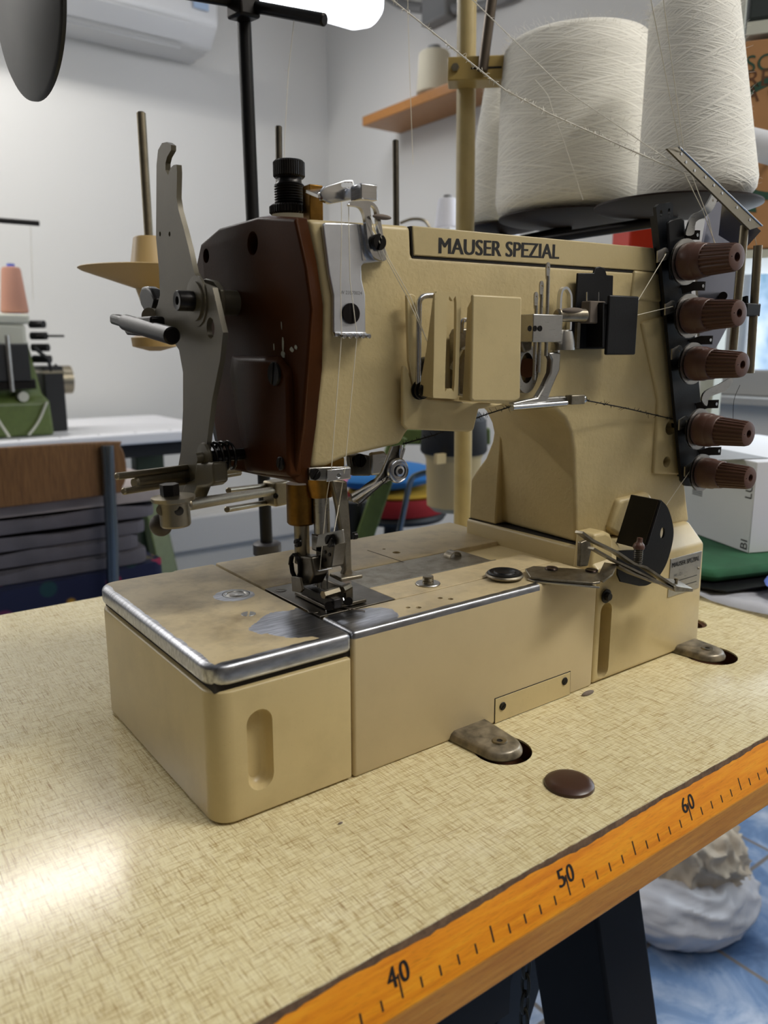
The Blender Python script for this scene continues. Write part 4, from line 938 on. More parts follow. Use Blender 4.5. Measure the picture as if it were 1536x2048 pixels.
# black lifter handle
ha, hb = PX(224, 636, 3.2), PX(345, 672, 3.2)
part('handle_bar', MB().rod(ha.lerp(hb, .28) + V((-.1, 0, 0)), hb, .5, .2), 'blackox', lvr)
part('handle_tip', MB().obox(ha.lerp(hb, .22), (hb - ha).normalized() * 1.6, (hb - ha).cross(XA).normalized() * .32, XA * .4), 'blackox', lvr, bev=.2, seg=3)
part('handle_hub', MB().prism([PX(x, y, 3.0) for x, y in ((246, 636), (300, 632), (302, 655), (280, 672), (252, 670), (246, 660))], (.9, 0, 0)), 'blackox', lvr, bev=.15, seg=3)
part('handle_finger', MB().prism([PX(x, y, 4.8) for x, y in ((282, 573), (290, 572), (300, 578), (310, 600), (304, 622), (290, 628), (280, 610), (277, 590))], (.8, 0, 0)), 'blackox', lvr, bev=.2, seg=3)
part('handle_shaft', MB().cyl(PX(298, 632, 4.0), PX(330, 636, 5.6), .5), 'dirtysteel', lvr)
# lower pulley and clamps
pu = PX(407, 915, LVX - .1)
part('pulley', MB().lathe(pu, XA, [(0, -.5), (.3, -.5), (.32, -.1), (.8, -.05), (.86, .1), (.8, .2), (0, .2)], 36), 'lever', lvr)
part('pulley_spring', MB().tube([pu + V((.3 + t * .06, math.cos(t) * .8, math.sin(t) * .8)) for t in [k * .35 for k in range(75)]], .09, 7), 'blackox', lvr)
part('pulley_axle', MB().cyl(pu, pu + XA * 3.2, .35), 'blackox', lvr)
part('lever_hook', MB().prism([PX(x, y, LVX - .3) for x, y in ((392, 925), (425, 925), (428, 965), (420, 972), (395, 976), (385, 1002), (360, 990), (370, 965), (388, 958))], (.9, 0, 0)), 'lever', lvr, bev=.15, seg=3)
# long rods
dsh = PX(340, 1020, 3.4)
def rodl(px0, py0, px1, py1, D0, D1, r, nm='clamp_rod'):
    return part(nm, MB().rod(PD(px0, py0, D0), PD(px1, py1, D1), r, .3), 'nickel', lvr)
rodl(232, 953, 480, 922, 44, 52, .20); rodl(268, 966, 480, 935, 45, 52, .36); rodl(246, 983, 480, 945, 44, 52, .20)
jt = PD(346, 990, 42); jb = PD(352, 1052, 42)
part('swivel_joint', MB().lathe(jb, jt - jb, [(0, 0), (.72, .0), (.8, .1), (.8, 1.3), (.84, 1.35), (1.12, 1.4), (1.14, 1.6), (.7, 1.66), (0, 1.68)], 32), 'nickel', lvr)
part('swivel_bolt', MB().cyl(PD(340, 990, 42), PD(338, 968, 42), .5, seg=6), 'blackox', lvr)
part('swivel_screw', MB().cyl(PD(358, 1022, 41.2), PD(358, 1022, 41.6), .24, seg=20), 'hole', lvr)
part('swivel_screw', MB().cyl(PD(324, 1020, 41.6), PD(324, 1020, 42.4), .3, seg=20), 'nickel', lvr)
part('rubber_roller', MB().ball(PD(322, 1050, 43), .62, (1, 1, 1)), plain('dark_roller', (62, 52, 42), .5), lvr)
rodl(372, 1010, 545, 982, 42.5, 62, .34, 'shaft'); rodl(456, 981, 565, 968, 56, 66, .22); rodl(453, 1019, 565, 1000, 56, 66, .22)
part('rod_clamp', MB().obox(PD(552, 985, 62.5), V((.75, .2, 0)), V((-.2, .75, 0)), ZA * 1.0), 'nickel', lvr, bev=.2, seg=3)
screw(lvr, PD(551, 992, 61.4), V((0, -1, 0)), .22, .1, 'blackox', hex_=True)

# ---- tension unit
to = -.9
tpz = part('tension_plate', MB().prism([PA(x, y, to) for x, y in ((1312, 414), (1318, 408), (1334, 406), (1342, 404), (1346, 410), (1346, 440), (1364, 436), (1368, 442), (1378, 520), (1392, 700), (1410, 900), (1412, 955), (1402, 974), (1372, 972), (1364, 962))], AN * .25, [circ(PA(1322, 427, to), AU, K, .13, 14, .22), circ(PA(1338, 423, to), AU, K, .13, 14, .22)]), 'black', mc, sm=30)
part('tension_bracket', MB().prism([PA(x, y, to - .5) for x, y in ((1336, 446), (1340, 440), (1362, 434), (1370, 440), (1370, 560), (1342, 560))], AN * .2), 'black', tpz, bev=.1)
part('plate_mount', MB().prism([PA(x, y, to + .2) for x, y in ((1318, 430), (1345, 430), (1398, 950), (1370, 955))], AN * .75), 'black', tpz)
KN = [((1373, 524), (1474, 514), 1.1), ((1380, 632), (1476, 624), 1.08), ((1387, 727), (1487, 730), 1.06), ((1399, 858), (1508, 868), 1.08), ((1405, 945), (1508, 952), 1.0)]
for (bp, ep, k) in KN:
    c = PA(bp[0] - 3, bp[1], to - .85); k *= .98
    # end of the knob: same plane offset found so that the axis leaves the plate squarely
    e = PA(ep[0], ep[1], to - .85 - 4.0)
    ax = (e - c); ax = (ax - AU * ax.dot(AU) * .75 - K * ax.dot(K) * .5).normalized(); Lk = 3.75
    kn = part('tension_knob', MB().lathe(c, ax, [(0, .15), (1.12 * k, .15), (1.16 * k, .3), (1.14 * k, 1.05), (1.10 * k, 1.12), (1.08 * k, 1.2), (1.02 * k, 1.75), (.96 * k, 1.8), (0, 1.8)], 44), 'knob', mc, sm=50)
    u, w_, a_ = frame(ax); nR = 22; L = []
    for h_, r_ in ((1.78, .97), (1.95, .96), (3.75, .84), (3.92, .78), (3.95, .7)):
        L.append([c + a_ * h_ + (u * math.cos(t) + w_ * math.sin(t)) * r_ * k * (1 + (.0 if (i % 4) in (0, 1) else -.075) * (1 if r_ > .8 else 0)) for i, t in enumerate(2 * math.pi * j / (nR * 4) for j in range(nR * 4))])
    m = MB().loft(L); 
    hb = MB().cyl(c + a_ * 3.4, c + a_ * 4.3, .27 * k, seg=16); hb2 = MB().cyl(c + a_ * 3.7 + u * .52 * k, c + a_ * 4.3 + u * .52 * k, .05, seg=8)
    part('knob_grip', m, 'knob', kn, sm=22, cutters=[hb, hb2])
    part('stud', MB().cyl(c + a_ * 1.5, c + a_ * 3.3, .2 * k, seg=14), 'blackox', kn)
    for h_ in (-.12, .04): part('tension_disc', MB().lathe(c + a_ * h_, a_, [(0, -.02), (.9 * k, -.02), (1.36 * k, .03), (1.42 * k, .08), (1.34 * k, .09), (.9 * k, .03), (0, .03)], 44), 'steel', kn)
    part('tension_post', MB().cyl(c - a_ * .95, c + a_ * .2, .5), 'blackox', kn)
for x, y in ((1330, 508), (1345, 613), (1358, 702), (1372, 843), (1383, 936)):
    u = AU; c = PA(x, y, to - .5); m = MB().prism([c + AU * .42 * math.cos(t) + K * .42 * math.sin(t) for t in [math.radians(a) for a in range(-60, 130, 15)]] + [c - AU * .75 + K * .15, c - AU * .7 - K * .6], AN * .1, [circ(c, AU, K, .1, 12)])
    part('thread_eyelet', m, 'steel', tpz, sm=30)
for x, y in ((1394, 470), (1405, 572), (1420, 680), (1432, 808), (1437, 902)):
    c = PA(x, y, to - .9); cb = c + V((-1.1, .9, -.25))
    part('guide_finger', MB().ribbon([cb, cb.lerp(c, .55) + K * .1, c, c + AU * .25], K, .62, .1), 'blackox', tpz)
    part('finger_eyelet', MB().cyl(c + AN * -.03, c - AN * .06, .12, seg=12), 'chrome', tpz)
def spring_arm(pts, wd=.5, mat='steel'):
    part('check_spring', MB().ribbon(smooth(pts, 5), AN, wd, .12), mat, tpz)
part('thread_arm', MB().prism(smooth([PA(x, y, to - .9) for x, y in ((1376, 452), (1385, 430), (1405, 420), (1420, 398), (1430, 378), (1434, 382), (1434, 400), (1426, 418), (1410, 434), (1392, 444), (1388, 468), (1372, 470))], 3, True), AN * .14, [circ(PA(1426, 401, to - .9), AU, K, .1, 10)]), 'steel', tpz, sm=30)
part('thread_arm', MB().prism(smooth([PA(x, y, to - 1.2) for x, y in ((1404, 800), (1412, 782), (1440, 768), (1462, 756), (1466, 764), (1450, 782), (1420, 794), (1414, 812))], 3, True), AN * .14), 'steel', tpz, sm=30)
part('back_plate', MB().prism([PA(x, y, to + .5) for x, y in ((1420, 410), (1448, 400), (1488, 440), (1480, 560), (1462, 640), (1430, 700), (1400, 700), (1395, 560))], AN * .2), 'greyplate', tpz)
# slanted drilled guide bar
gb = [PA(1334, 297, to - 1.0), PA(1357, 293, to - 1.0), PA(1524, 452, to - 3.0), PA(1500, 460, to - 3.0)]
for i in range(1): gbb = part('thread_guide_bar', MB().prism(gb, AN * .16), 'lever', mc, bev=.02)
for t in (.08, .17, .27, .36, .46, .56, .74, .9):
    for e in (.35, .62):
        if (e == .35) == (int(t * 100) % 2 == 0): continue
        c = (gb[0].lerp(gb[3], t)).lerp(gb[1].lerp(gb[2], t), e)
        part('bar_eyelet', MB().cyl(c - AN * .04, c + AN * .02, .1, seg=12), 'chrome', gbb)
part('bar_edge', MB().tube([gb[1] - AN * .02, gb[2] - AN * .02], .06, 6), 'chrome', gbb)
part('bar_web', MB().prism([PA(1448, 398, to - 1.9), PA(1522, 462, to - 2.9), PA(1488, 500, to - 1), PA(1440, 470, to)], AN * .12), 'greyplate', gbb)
# two steel thread tubes
for x0, y0, x1, y1 in ((1489, 451, 1466, 700), (1516, 491, 1500, 746)):
    a, b = PA(x0, y0, to - 2.2), PA(x1, y1, to - 2.2); part('thread_tube', MB().lathe(b, a - b, [(.2, 0), (.3, 0), (.3, (a - b).length), (.2, (a - b).length), (.2, 0)], 20), 'nickel', mc)
part('tube_clamp', MB().obox(PA(1495, 620, to - 2.0), AU * .85, AN * .5, K * .45), 'black', mc, bev=.08)
part('tube_stay', MB().ribbon([PA(1495, 600, to - 2.0), PA(1460, 610, to - .5), PA(1440, 620, to + .5)], K, .6, .2), 'black', mc)
part('stay_screw', MB().cyl(PA(1446, 592, to - 1), PA(1446, 592, to + .4), .3), 'blackox', mc)
# ================================================================== THREAD STAND WITH THE BIG CONES (tan pole)
ts = thing('thread_stand', 'tan steel pole thread stand rising behind the arm and carrying the big cones', 'thread stand', (51.6, 39, 0))
pb, pt = PD(925, 1010, 96), PD(933, -60, 96)
pb = V((pb.x, min(pb.y, 39.2), 0.0)); 
pb0 = PD(926, 1015, 94); ptop = PD(933, -60, 94)
part('pole', MB().cyl((pb0.x, pb0.y, 0), (ptop.x, ptop.y, 68), 1.05, seg=32), 'tan_post', ts)
part('base_flange', MB().lathe((pb0.x, pb0.y, 0), ZA, [(0, .6), (2.6, .6), (2.8, .4), (2.8, 0), (0, 0)], 32), 'tan_post', ts)
cA, cB = PD(896, 146, 92), PD(1010, 144, 92)
dv = (cB - cA).normalized(); dv.z = 0; dv.normalize(); nv = dv.cross(ZA)
part('pole_clamp', MB().obox((cA + cB) / 2, dv * ((cB - cA).length / 2), nv * 1.5, ZA * 1.15), plain('tan_clamp', (172, 148, 88), .4), ts, bev=.12)
part('clamp_bolt', MB().cyl(cA + dv * .8 + nv * 1.5, cA + dv * .8 + nv * 1.8, .42, seg=6), 'nickel', ts); 
part('clamp_slit', MB().obox(cB - dv * 2 + nv * 1.48, dv * 1.6, nv * .06, ZA * .1), 'seam', ts)
part('leaning_rod', MB().cyl(PD(965, 142, 90), PD(992, -60, 90), .55, seg=20), plain('dark_bronze_rod', (92, 82, 72), .35, .6), ts)
def big_cone(label, c, r0, r1, h, seed, hairs=500, tilt=0):
    t = thing('yarn_cone', label, 'yarn cone', c, None)
    fw_ = V((c[0] - CAM.x, c[1] - CAM.y, 0)).normalized(); t.rotation_euler = Matrix.Rotation(math.radians(-tilt), 3, fw_).to_euler()
    pf = [(0, .2), (r0 * .55, .0), (r0 * .86, .25), (r0 * .97, .9), (r0, 1.8)]
    for i in range(1, 9): k = i / 9; pf.append((r0 + (r1 - r0) * k, 1.8 + (h - 3.2) * k))
    pf += [(r1 * .985, h - .9), (r1 * .93, h - .3), (r1 * .82, h), (r1 * .3, h + .05), (0, h)]
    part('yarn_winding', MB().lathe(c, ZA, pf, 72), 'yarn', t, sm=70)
    part('cone_core', MB().lathe(c, ZA, [(r1 * .32, .1), (r1 * .28, h + .8), (r1 * .24, h + .8), (r1 * .24, .1)], 24), 'cardboard', t)
    random.seed(seed); m = MB()
    for _ in range(hairs):
        k = random.random(); th = random.uniform(0, 2 * math.pi)
        if k < .72: zz, rr_ = h - random.uniform(0, 1.2), r1 * .97
        else: q = random.random(); zz, rr_ = 1 + (h - 2) * q, r0 + (r1 - r0) * q
        o = V(c) + V((math.cos(th) * rr_, math.sin(th) * rr_, zz)); d = V((math.cos(th) * random.uniform(.2, 1), math.sin(th) * random.uniform(.2, 1), random.uniform(-.2, 1.0))).normalized()
        L = random.uniform(.25, .8); b1 = o + d * L * .5 + V((random.uniform(-.1, .1), random.uniform(-.1, .1), .05)); b2 = b1 + (d + V((random.uniform(-.6, .6), random.uniform(-.6, .6), random.uniform(-.6, .4)))).normalized() * L * .5
        m.tube([o - d * .05, b1, b2], [.012, .010, .006], 3)
    f = part('stray_fibres', m, 'threadfuzz', t); f['kind'] = 'stuff'
    return t
def plate(c, r, arm_to):
    p = part('cone_plate', MB().lathe(c, ZA, [(0, -.9), (r * .3, -.9), (r * .9, -.35), (r, -.1), (r, .05), (0, .05)], 56), 'plateunder', ts)
    part('plate_arm', MB().tube([V(c) + V((0, 0, -1.1)), V(arm_to)], .5, 10), 'blackox', ts)
C1 = PD(1146, 437, 92); C2 = PD(1394, 402, 80); C3 = PD(1010, 452, 104)
z0 = 36.9
C1.z, C2.z, C3.z = 36.9, 35.7, 37.9
big_cone('largest fat cream yarn cone, in the middle of the three above the machine', C1, 8.35, 7.75, 17.3, 5, 620, 1.2)
big_cone('right-hand tall cream yarn cone behind the tension knobs', C2, 5.1, 3.75, 16.9, 6, 420, 5.2)
big_cone('narrow cream yarn cone half hidden behind the fat one', C3, 5.2, 3.1, 16.3, 7, 260)
for c, r in ((C1, 8.0), (C2 + V((-1.6, 1, 0)), 7.2), (C3, 4.5)): plate(c, r, (pb0.x, pb0.y, 34.0))
ct = bpy.data.objects['yarn_cone']
# ================================================================== BLACK STAND WITH EMPTY SPOOL PINS
bs = thing('thread_stand', 'black pole thread stand with crossbar and bare spool pins behind the head', 'thread stand', (22.4, 36.4, 0))
b0, b1 = PD(534, 1084, 78), PD(485, -30, 78)
part('pole', MB().cyl((b0.x, b0.y, 0), b1, .62, seg=28), 'black', bs)
part('base_collar', MB().lathe((b0.x, b0.y, 0), ZA, [(0, b0.z), (1.2, b0.z), (1.42, b0.z - .15), (1.42, b0.z - 1.2), (1.2, b0.z - 1.3), (1.2, 0), (0, 0)], 32), plain('dark_grey_collar', (62, 60, 62), .4, .4), bs)
e1 = PZ(649, 38, b1.z - 1.0); e0 = PZ(395, -6, b1.z - 1.0); ej = PD(487, 12, 78)
part('crossbar', MB().rod(PD(650, 40, 72), PD(470, 6, 78.6), .5), 'blackox', bs)
part('crossbar', MB().rod(PD(500, 8, 77.8), PD(300, -26, 74), .5), 'blackox', bs)
part('crossbar_hub', MB().obox(PD(487, 16, 77), V((1.1, .2, .1)), V((-.2, 1.0, 0)), ZA * .9), 'blackox', bs, bev=.25, seg=3)
dc = PD(55, -12, 60); vd = (V((dc.x, dc.y, 0)) - V((CAM.x, CAM.y, 0))).normalized(); an = math.radians(71)
nd = V((vd.x * math.cos(an) + vd.y * math.sin(an), -vd.x * math.sin(an) + vd.y * math.cos(an), .06)).normalized()
part('disc_arm', MB().tube([PD(300, -26, 74), PD(150, -60, 66), dc + ZA * 1.5], .4, 10), 'blackox', bs)
part('hanging_disc', MB().lathe(dc, nd, [(0, -.22), (5.9, -.22), (6.1, -.1), (6.1, .12), (5.9, .22), (1, .22), (0, .22)], 72), 'rubberdisc', bs)
for k, (tx, ty, bx, by, D) in enumerate(((282, 224, 302, 545, 78), (557, 252, 561, 520, 79), (791, 280, 793, 520, 84))):
    a, b = PD(tx, ty, D), PD(bx, by, D)
    part('spool_pin', MB().rod(b, a, .32 if k else .40), 'darksteel' if k else 'nickel', bs)
    if k == 0:
        o_ = PD(301, 546, D)
        part('spool_tray', MB().lathe(o_, ZA, [(0, -3.0), (.9, -3.0), (1.4, -1.4), (6.0, .1), (6.3, .28), (6.2, .36), (1.9, .45), (1.75, .6), (1.35, 3.0), (1.2, 3.15), (0, 3.15)], 56), plain('tan_plastic_tray', (186, 158, 106), .45), bs)
        part('tray_boss', MB().lathe(o_, ZA, [(0, -7), (.5, -7), (2.0, -6.6), (2.1, -5.8), (.7, -5.2), (.7, -3), (0, -3)], 32), plain('tan_boss', (170, 142, 92), .5), bs)
    part('tray_arm', MB().tube([b + ZA * (-3.5 if k == 0 else 0), V((b0.x, b0.y, b.z - 5))], .45, 10), 'black', bs)
# ================================================================== THREADS
def thread(label, pts, r=.028, mat='thread', fuzz=0, seed=1, name='thread', sag=0):
    P = []
    for a, b in zip(pts, pts[1:]):
        n = 8
        for i in range(n): t = i / n; P.append(V(a).lerp(V(b), t) - ZA * sag * 4 * t * (1 - t))
    P.append(V(pts[-1])); m = MB().tube(P, r, 6)
    random.seed(seed)
    for _ in range(fuzz):
        i = random.randrange(len(P) - 1); o = P[i].lerp(P[i + 1], random.random()); d = V([random.uniform(-1, 1) for _ in range(3)]).normalized() * random.uniform(.08, .38)
        m.tube([o, o + d * .6 + V((random.uniform(-.05, .05), 0, random.uniform(-.05, .05))), o + d], [r * .45, r * .35, r * .2], 3)
    o = part(name, m, mat, base=pts[0]); tag(o, label, 'thread'); return o
gA = PA(1352, 330, to - 1.1); gB = PA(1370, 348, to - 1.2)
thread('fuzzy cream thread running from top centre down past the fat cone to the drilled bar', [PD(760, -20, 60), PD(1010, 180, 58), PD(1100, 228, 58), gB], .055, 'threadfuzz', 300, 2)
thread('cream thread crossing the fat cone from the top to the drilled bar', [PD(925, -20, 66), PD(1130, 180, 62), gA], .04, 'threadfuzz', 160, 3)
thread('left of the two thin threads dropping in front of the right cone', [PD(1298, -20, 52), PA(1361, 300, to - 1.2)], .03)
thread('right of the two thin threads dropping in front of the right cone', [PD(1324, -20, 52), PA(1368, 303, to - 1.2)], .03)
thread('short loose thread hanging on the fat cone', smooth([PD(1070, 160, 79), PD(1095, 190, 79), PD(1106, 225, 79), PD(1130, 290, 79), PD(1166, 400, 79)], 3), .04, 'threadfuzz')
thread('thin thread hanging from the black crossbar to the head', [PD(588, 42, 74), PD(577, 140, 74), PD(569, 285, 74), PD(569, 380, 74)], .035, 'threadfuzz', 30, 4)
thread('thin pale thread hanging in front of the wall left of the tan pole', [PD(815, -20, 80), PD(818, 110, 80), PD(826, 330, 80)], .028)
ph = [PA(683, 404, -.2), PA(683, 470, -.7), PA(681, 560, -.7), PA(683, 671, -.9), PA(663, 935, -.95), PX(654, 990, 9.5), PX(640, 1138, 9.2), PX(636, 1190, 10)]
thread('left needle thread running down the bright thread plate', ph, .022)
ph = [PA(697, 404, -.2), PA(698, 470, -.7), PA(700, 560, -.7), PA(714, 671, -.9), PA(690, 935, -.95), PA(678, 1010, .4), PX(664, 1085, 8.7)]
thread('right needle thread running down the bright thread plate', ph, .022)
thread('thread from the slotted chrome guide down to the looper cover, left one', [PA(740, 432, -1.0), PA(768, 508, -1.0), PA(812, 590, -1.0), PA(858, 690, -1.6)], .022)
thread('thread from the slotted chrome guide down to the looper cover, right one', [PA(748, 432, -1.0), PA(776, 515, -1.0), PA(822, 596, -1.1), PA(862, 704, -1.6)], .022)
thread('thread from the black box up to the top tension eyelet', [PA(1273, 606, -1.9), PA(1332, 508, to - .6)], .026)
thread('thread from the black box across to the second tension eyelet', [PA(1275, 630, -1.9), PA(1345, 613, to - .6)], .026)
thread('thread from the lowest tension eyelet down to the black half-round guard', [PA(1384, 936, to - .6), PA(1333, 1010, -1.4)], .026)
thread('black chained thread from the lower guide lever to the column', [PA(1168, 800, -1.5), PA(1250, 816, -.7), PA(1345, 838, -.3)], .045, 'blackthread', 60, 5)
thread('black chained thread from the lever left to the eyelet bracket', [PA(1026, 812, -1.4), PA(975, 828, 0.0), PA(925, 846, .6), PA(870, 870, .6), PA(806, 888, .5)], .045, 'blackthread', 90, 6)
thread('black thread loop hanging along the chrome eyelet bracket', smooth([PA(803, 892, .2), PA(780, 950, -.1), PA(745, 985, -.1), PA(715, 1012, -.1)], 3), .035, 'blackthread', 40, 8)
for i, (a, b, c, lb) in enumerate((((1368, 345), (1405, 420), (1440, 512), 'pale thread from the drilled bar to the top tension knob'), ((1384, 352), (1418, 440), (1436, 520), 'second pale thread from the drilled bar behind the top knob'), ((1474, 405), (1482, 430), (1487, 452), 'thread entering the left steel tube'), ((1503, 440), (1508, 465), (1514, 495), 'thread entering the right steel tube'))):
    thread(lb, [PA(*a, to - 2), PA(*b, to - 2), PA(*c, to - 2)], .026)
thread('thin dark thread hanging below the steel tubes', smooth([PA(1480, 770, to - 1.5), PA(1468, 800, to - 1.5), PA(1466, 840, to - 1.5)], 3), .02, 'blackthread')
thread('loose grey thread tail lying by the needle plate', smooth([PZ(612, 1190, BT + .06), PZ(640, 1204, BT + .1), PZ(672, 1208, BT + .1), PZ(690, 1215, BT + .06), PZ(730, 1222, BT + .04)], 4), .03, 'lint')
o = part('lint_clump', MB().ball(PZ(680, 1168, BT + .35), .4, (2.0, 1.2, .6)), 'felt', base=PZ(680, 1168, BT)); tag(o, 'grey lint clump lying behind the needles', 'lint')
o = part('lint_wisp', MB().ball(PZ(1176, 1386, .1), .3, (2.0, .6, .5)), 'lint', base=PZ(1176, 1386, 0)); tag(o, 'pale lint wisp on the table at the foot of the column', 'lint')
o = part('lint_speck', MB().ball(PZ(681, 1646, .04), .09, (1.5, .8, .5)), 'lint', base=PZ(681, 1646, 0)); tag(o, 'small brown speck of fluff on the table in front of the bed', 'lint')

# ================================================================== THE NEIGHBOURING TABLE AND GREEN MACHINE
wt = thing('sewing_table', 'white sewing table on green legs against the back wall', 'table', (0, 212, FZ))
part('table_top', MB().prism(rr(-120, 181, 86, 236, 3, z=-3.2), (0, 0, 3.2)), 'whitelam', wt, bev=.6, seg=3)
for i in range(-11, 8): part('ruler_tick', MB().box((i * 10, 181.6, 0), (i * 10 + .4, 183.4, .03)), 'inkgrey', wt)
part('under_rail', MB().box((-110, 190, -8), (80, 194, -3.3)), 'blackmat', wt)
for x in (68, -100):
    part('leg', MB().box((x, 206, FZ), (x + 9, 211, -3.3)), 'greendark', wt, bev=.4)
    part('leg_brace', MB().prism([V((x + 1, y, z)) for y, z in ((206, -20), (211, -20), (188, FZ), (180, FZ))], (6, 0, 0)), 'green', wt, bev=.4)
    part('leg_brace', MB().prism([V((x + 1, y, z)) for y, z in ((206, -20), (211, -20), (236, FZ), (228, FZ))], (6, 0, 0)), 'green', wt, bev=.4)
gm = thing('overlock_machine', 'old green and off-white sewing machine on the white table', 'sewing machine', (14, 197, 0))
def gbx(px0, py0, px1, py1, y): a, b = PY(px0, py0, y), PY(px1, py1, y); return a.x, b.x, b.z, a.z
gy = 192
x1 = PY(90, 800, gy).x; zb = .1; 
m = MB().loft([[V((-22, gy - 3, zb)), V((x1 + 1, gy - 3, zb)), V((x1 + 1, gy + 18, zb)), V((-22, gy + 18, zb))], [V((-22, gy - 3, 9)), V((x1 + .5, gy - 3, 9)), V((x1 + .5, gy + 18, 9)), V((-22, gy + 18, 9))],
                [V((-22, gy, 11)), V((x1 - .5, gy, 11)), V((x1 - .5, gy + 17, 11)), V((-22, gy + 17, 11))], [V((-22, gy, 25)), V((x1 - 3, gy, 25)), V((x1 - 3, gy + 16, 25)), V((-22, gy + 16, 25))]])
part('body', m, 'green', gm, bev=.8, seg=3)
part('top_housing', MB().box((-22, gy - 2, 22), (x1 - 3.5, gy + 15, 29)), 'offwhite', gm, bev=1.0, seg=3)
part('top_lid', MB().box((-22, gy - 2.5, 29), (x1 - 2.5, gy + 15.5, 31.5)), 'offwhite', gm, bev=.7, seg=3)
part('needle_head', MB().box((x1 - 14, gy - 5, 14), (x1 - 4, gy, 24)), 'blackmat', gm, bev=.4)
part('looper_block', MB().box((x1 - 22, gy - 5, 12.5), (x1 - 3, gy - 1, 15)), 'blackox', gm, bev=.3)
part('presser_bar', MB().cyl((x1 - 9, gy - 5.5, 12), (x1 - 9, gy - 5.5, 26), .6), 'steel', gm)
part('badge', MB().cyl((x1 - 6, gy - .1, 17 - 6.5), (x1 - 6, gy - 3.6, 17 - 6.5), 1.3), 'offwhite', gm)
for k in range(4): part('tension_dial', MB().cyl((x1 - 1.5, gy + 2, 29 - k * 3), (x1 + 1.2 + .3 * k, gy - 1, 29 - k * 3), 1.0), 'blackmat', gm)
part('side_rod', MB().cyl((x1 - 1, gy - 1, 26), (x1 + 6, gy - 1, 26), .3), 'blackox', gm)
part('side_lever', MB().tube([(x1 - 2, gy - 2, 23), (x1 + 1, gy - 3, 20), (x1 + 1.5, gy - 3, 17), (x1 + 3, gy - 3, 18.5)], .5, 8), 'blackmat', gm)
part('hose', MB().tube(smooth([V((x1 - 17, gy - 6, 15)), V((x1 - 14, gy - 6, 7)), V((x1 - 11, gy - 7, .6))], 6), .35, 8), 'offwhite', gm)
part('hose', MB().tube(smooth([V((x1 - .5, gy - 4, 9)), V((x1 - 3, gy - 4, 4)), V((x1 - 6, gy - 5, .6))], 6), .35, 8), 'offwhite', gm)
cone_spool('thread_cone', 'salmon thread cone with blue tip on top of the green machine', (x1 - 4.8, gy + 3, 31.5), 3.4, 2.3, 12.0, 'pinkyarn', tubem='bluep')
mb_ = thing('machine_motor', 'small black and silver motor box behind the green machine', 'motor', (x1 + 6, gy + 18, 0))
part('motor_case', MB().box((x1 + 1.5, gy + 6, 0), (x1 + 7, gy + 17, 18)), 'blackmat', mb_, bev=.5); part('pulley', MB().cyl((x1 + 7, gy + 11, 14), (x1 + 10, gy + 11, 14), 4), 'nickel', mb_); part('silver_band', MB().box((x1 + 1.4, gy + 5.9, 16), (x1 + 7.1, gy + 17.1, 16.8)), 'nickel', mb_)
wr = thing('wall_rod', 'thin dark rod of a thread stand at the left edge, before the wall', 'thread stand', (-30, 200, 0))
part('rod', MB().cyl(PY(-60, 436, 200), PY(78, 447, 200), .7), 'blackox', wr); part('upright', MB().cyl((PY(-50, 436, 200).x, 200, 0), PY(-50, 430, 200), .8), 'blackox', wr)
part('hanging_thread', MB().cyl(PY(61, 446, 200), PY(66, 600, 200), .06, seg=5), 'thread', wr)

# ================================================================== CHAIR WITH CLOTHS
ch_ = thing('wooden_chair', 'chair with brown veneer backrest and chrome tube frame, left of the machine', 'chair', (6, 126, FZ))
cy = 112
xr = PY(250, 900, cy).x; xl = PY(-190, 900, cy).x; zt = PY(200, 884, cy).z; zb = PY(200, 992, cy).z
m = MB(); n = 16; outer = []
ol = [V((xl, cy, zb + 3)), V((xl, cy, zt - 3)), V((xl + 3, cy, zt)), V((xr - 3.2, cy, zt)), V((xr - .8, cy, zt - 1)), V((xr, cy, zt - 3.5)), V((xr, cy, zb + 3.5)), V((xr - 1, cy, zb + 1)), V((xr - 3.5, cy, zb)), V((xl + 3, cy, zb))]
part('backrest', MB().prism(smooth(ol, 3, True), (0, 1.1, 0)), 'chairwood', ch_, bev=.25, seg=2)
for xx in (PY(216, 900, cy - 1.5).x, PY(-150, 900, cy - 1.5).x):
    part('back_tube', MB().tube([V((xx, cy - 1.2, PY(216, 889, cy).z)), V((xx - .4, cy - 1.2, -12)), V((xx - 1.4, cy - 1, -34)), V((xx - 2, cy - 8, FZ))], 1.15, 16), 'bluegrey', ch_)
    part('front_leg', MB().tube([V((xx - 1, cy + 2, -34)), V((xx, cy + 34, -34)), V((xx, cy + 38, FZ))], 1.1, 14), 'bluegrey', ch_)
part('seat', MB().box((xl + 2, cy - 1, -34), (xr - 2, cy + 36, -32)), 'chairwood', ch_, bev=.4)
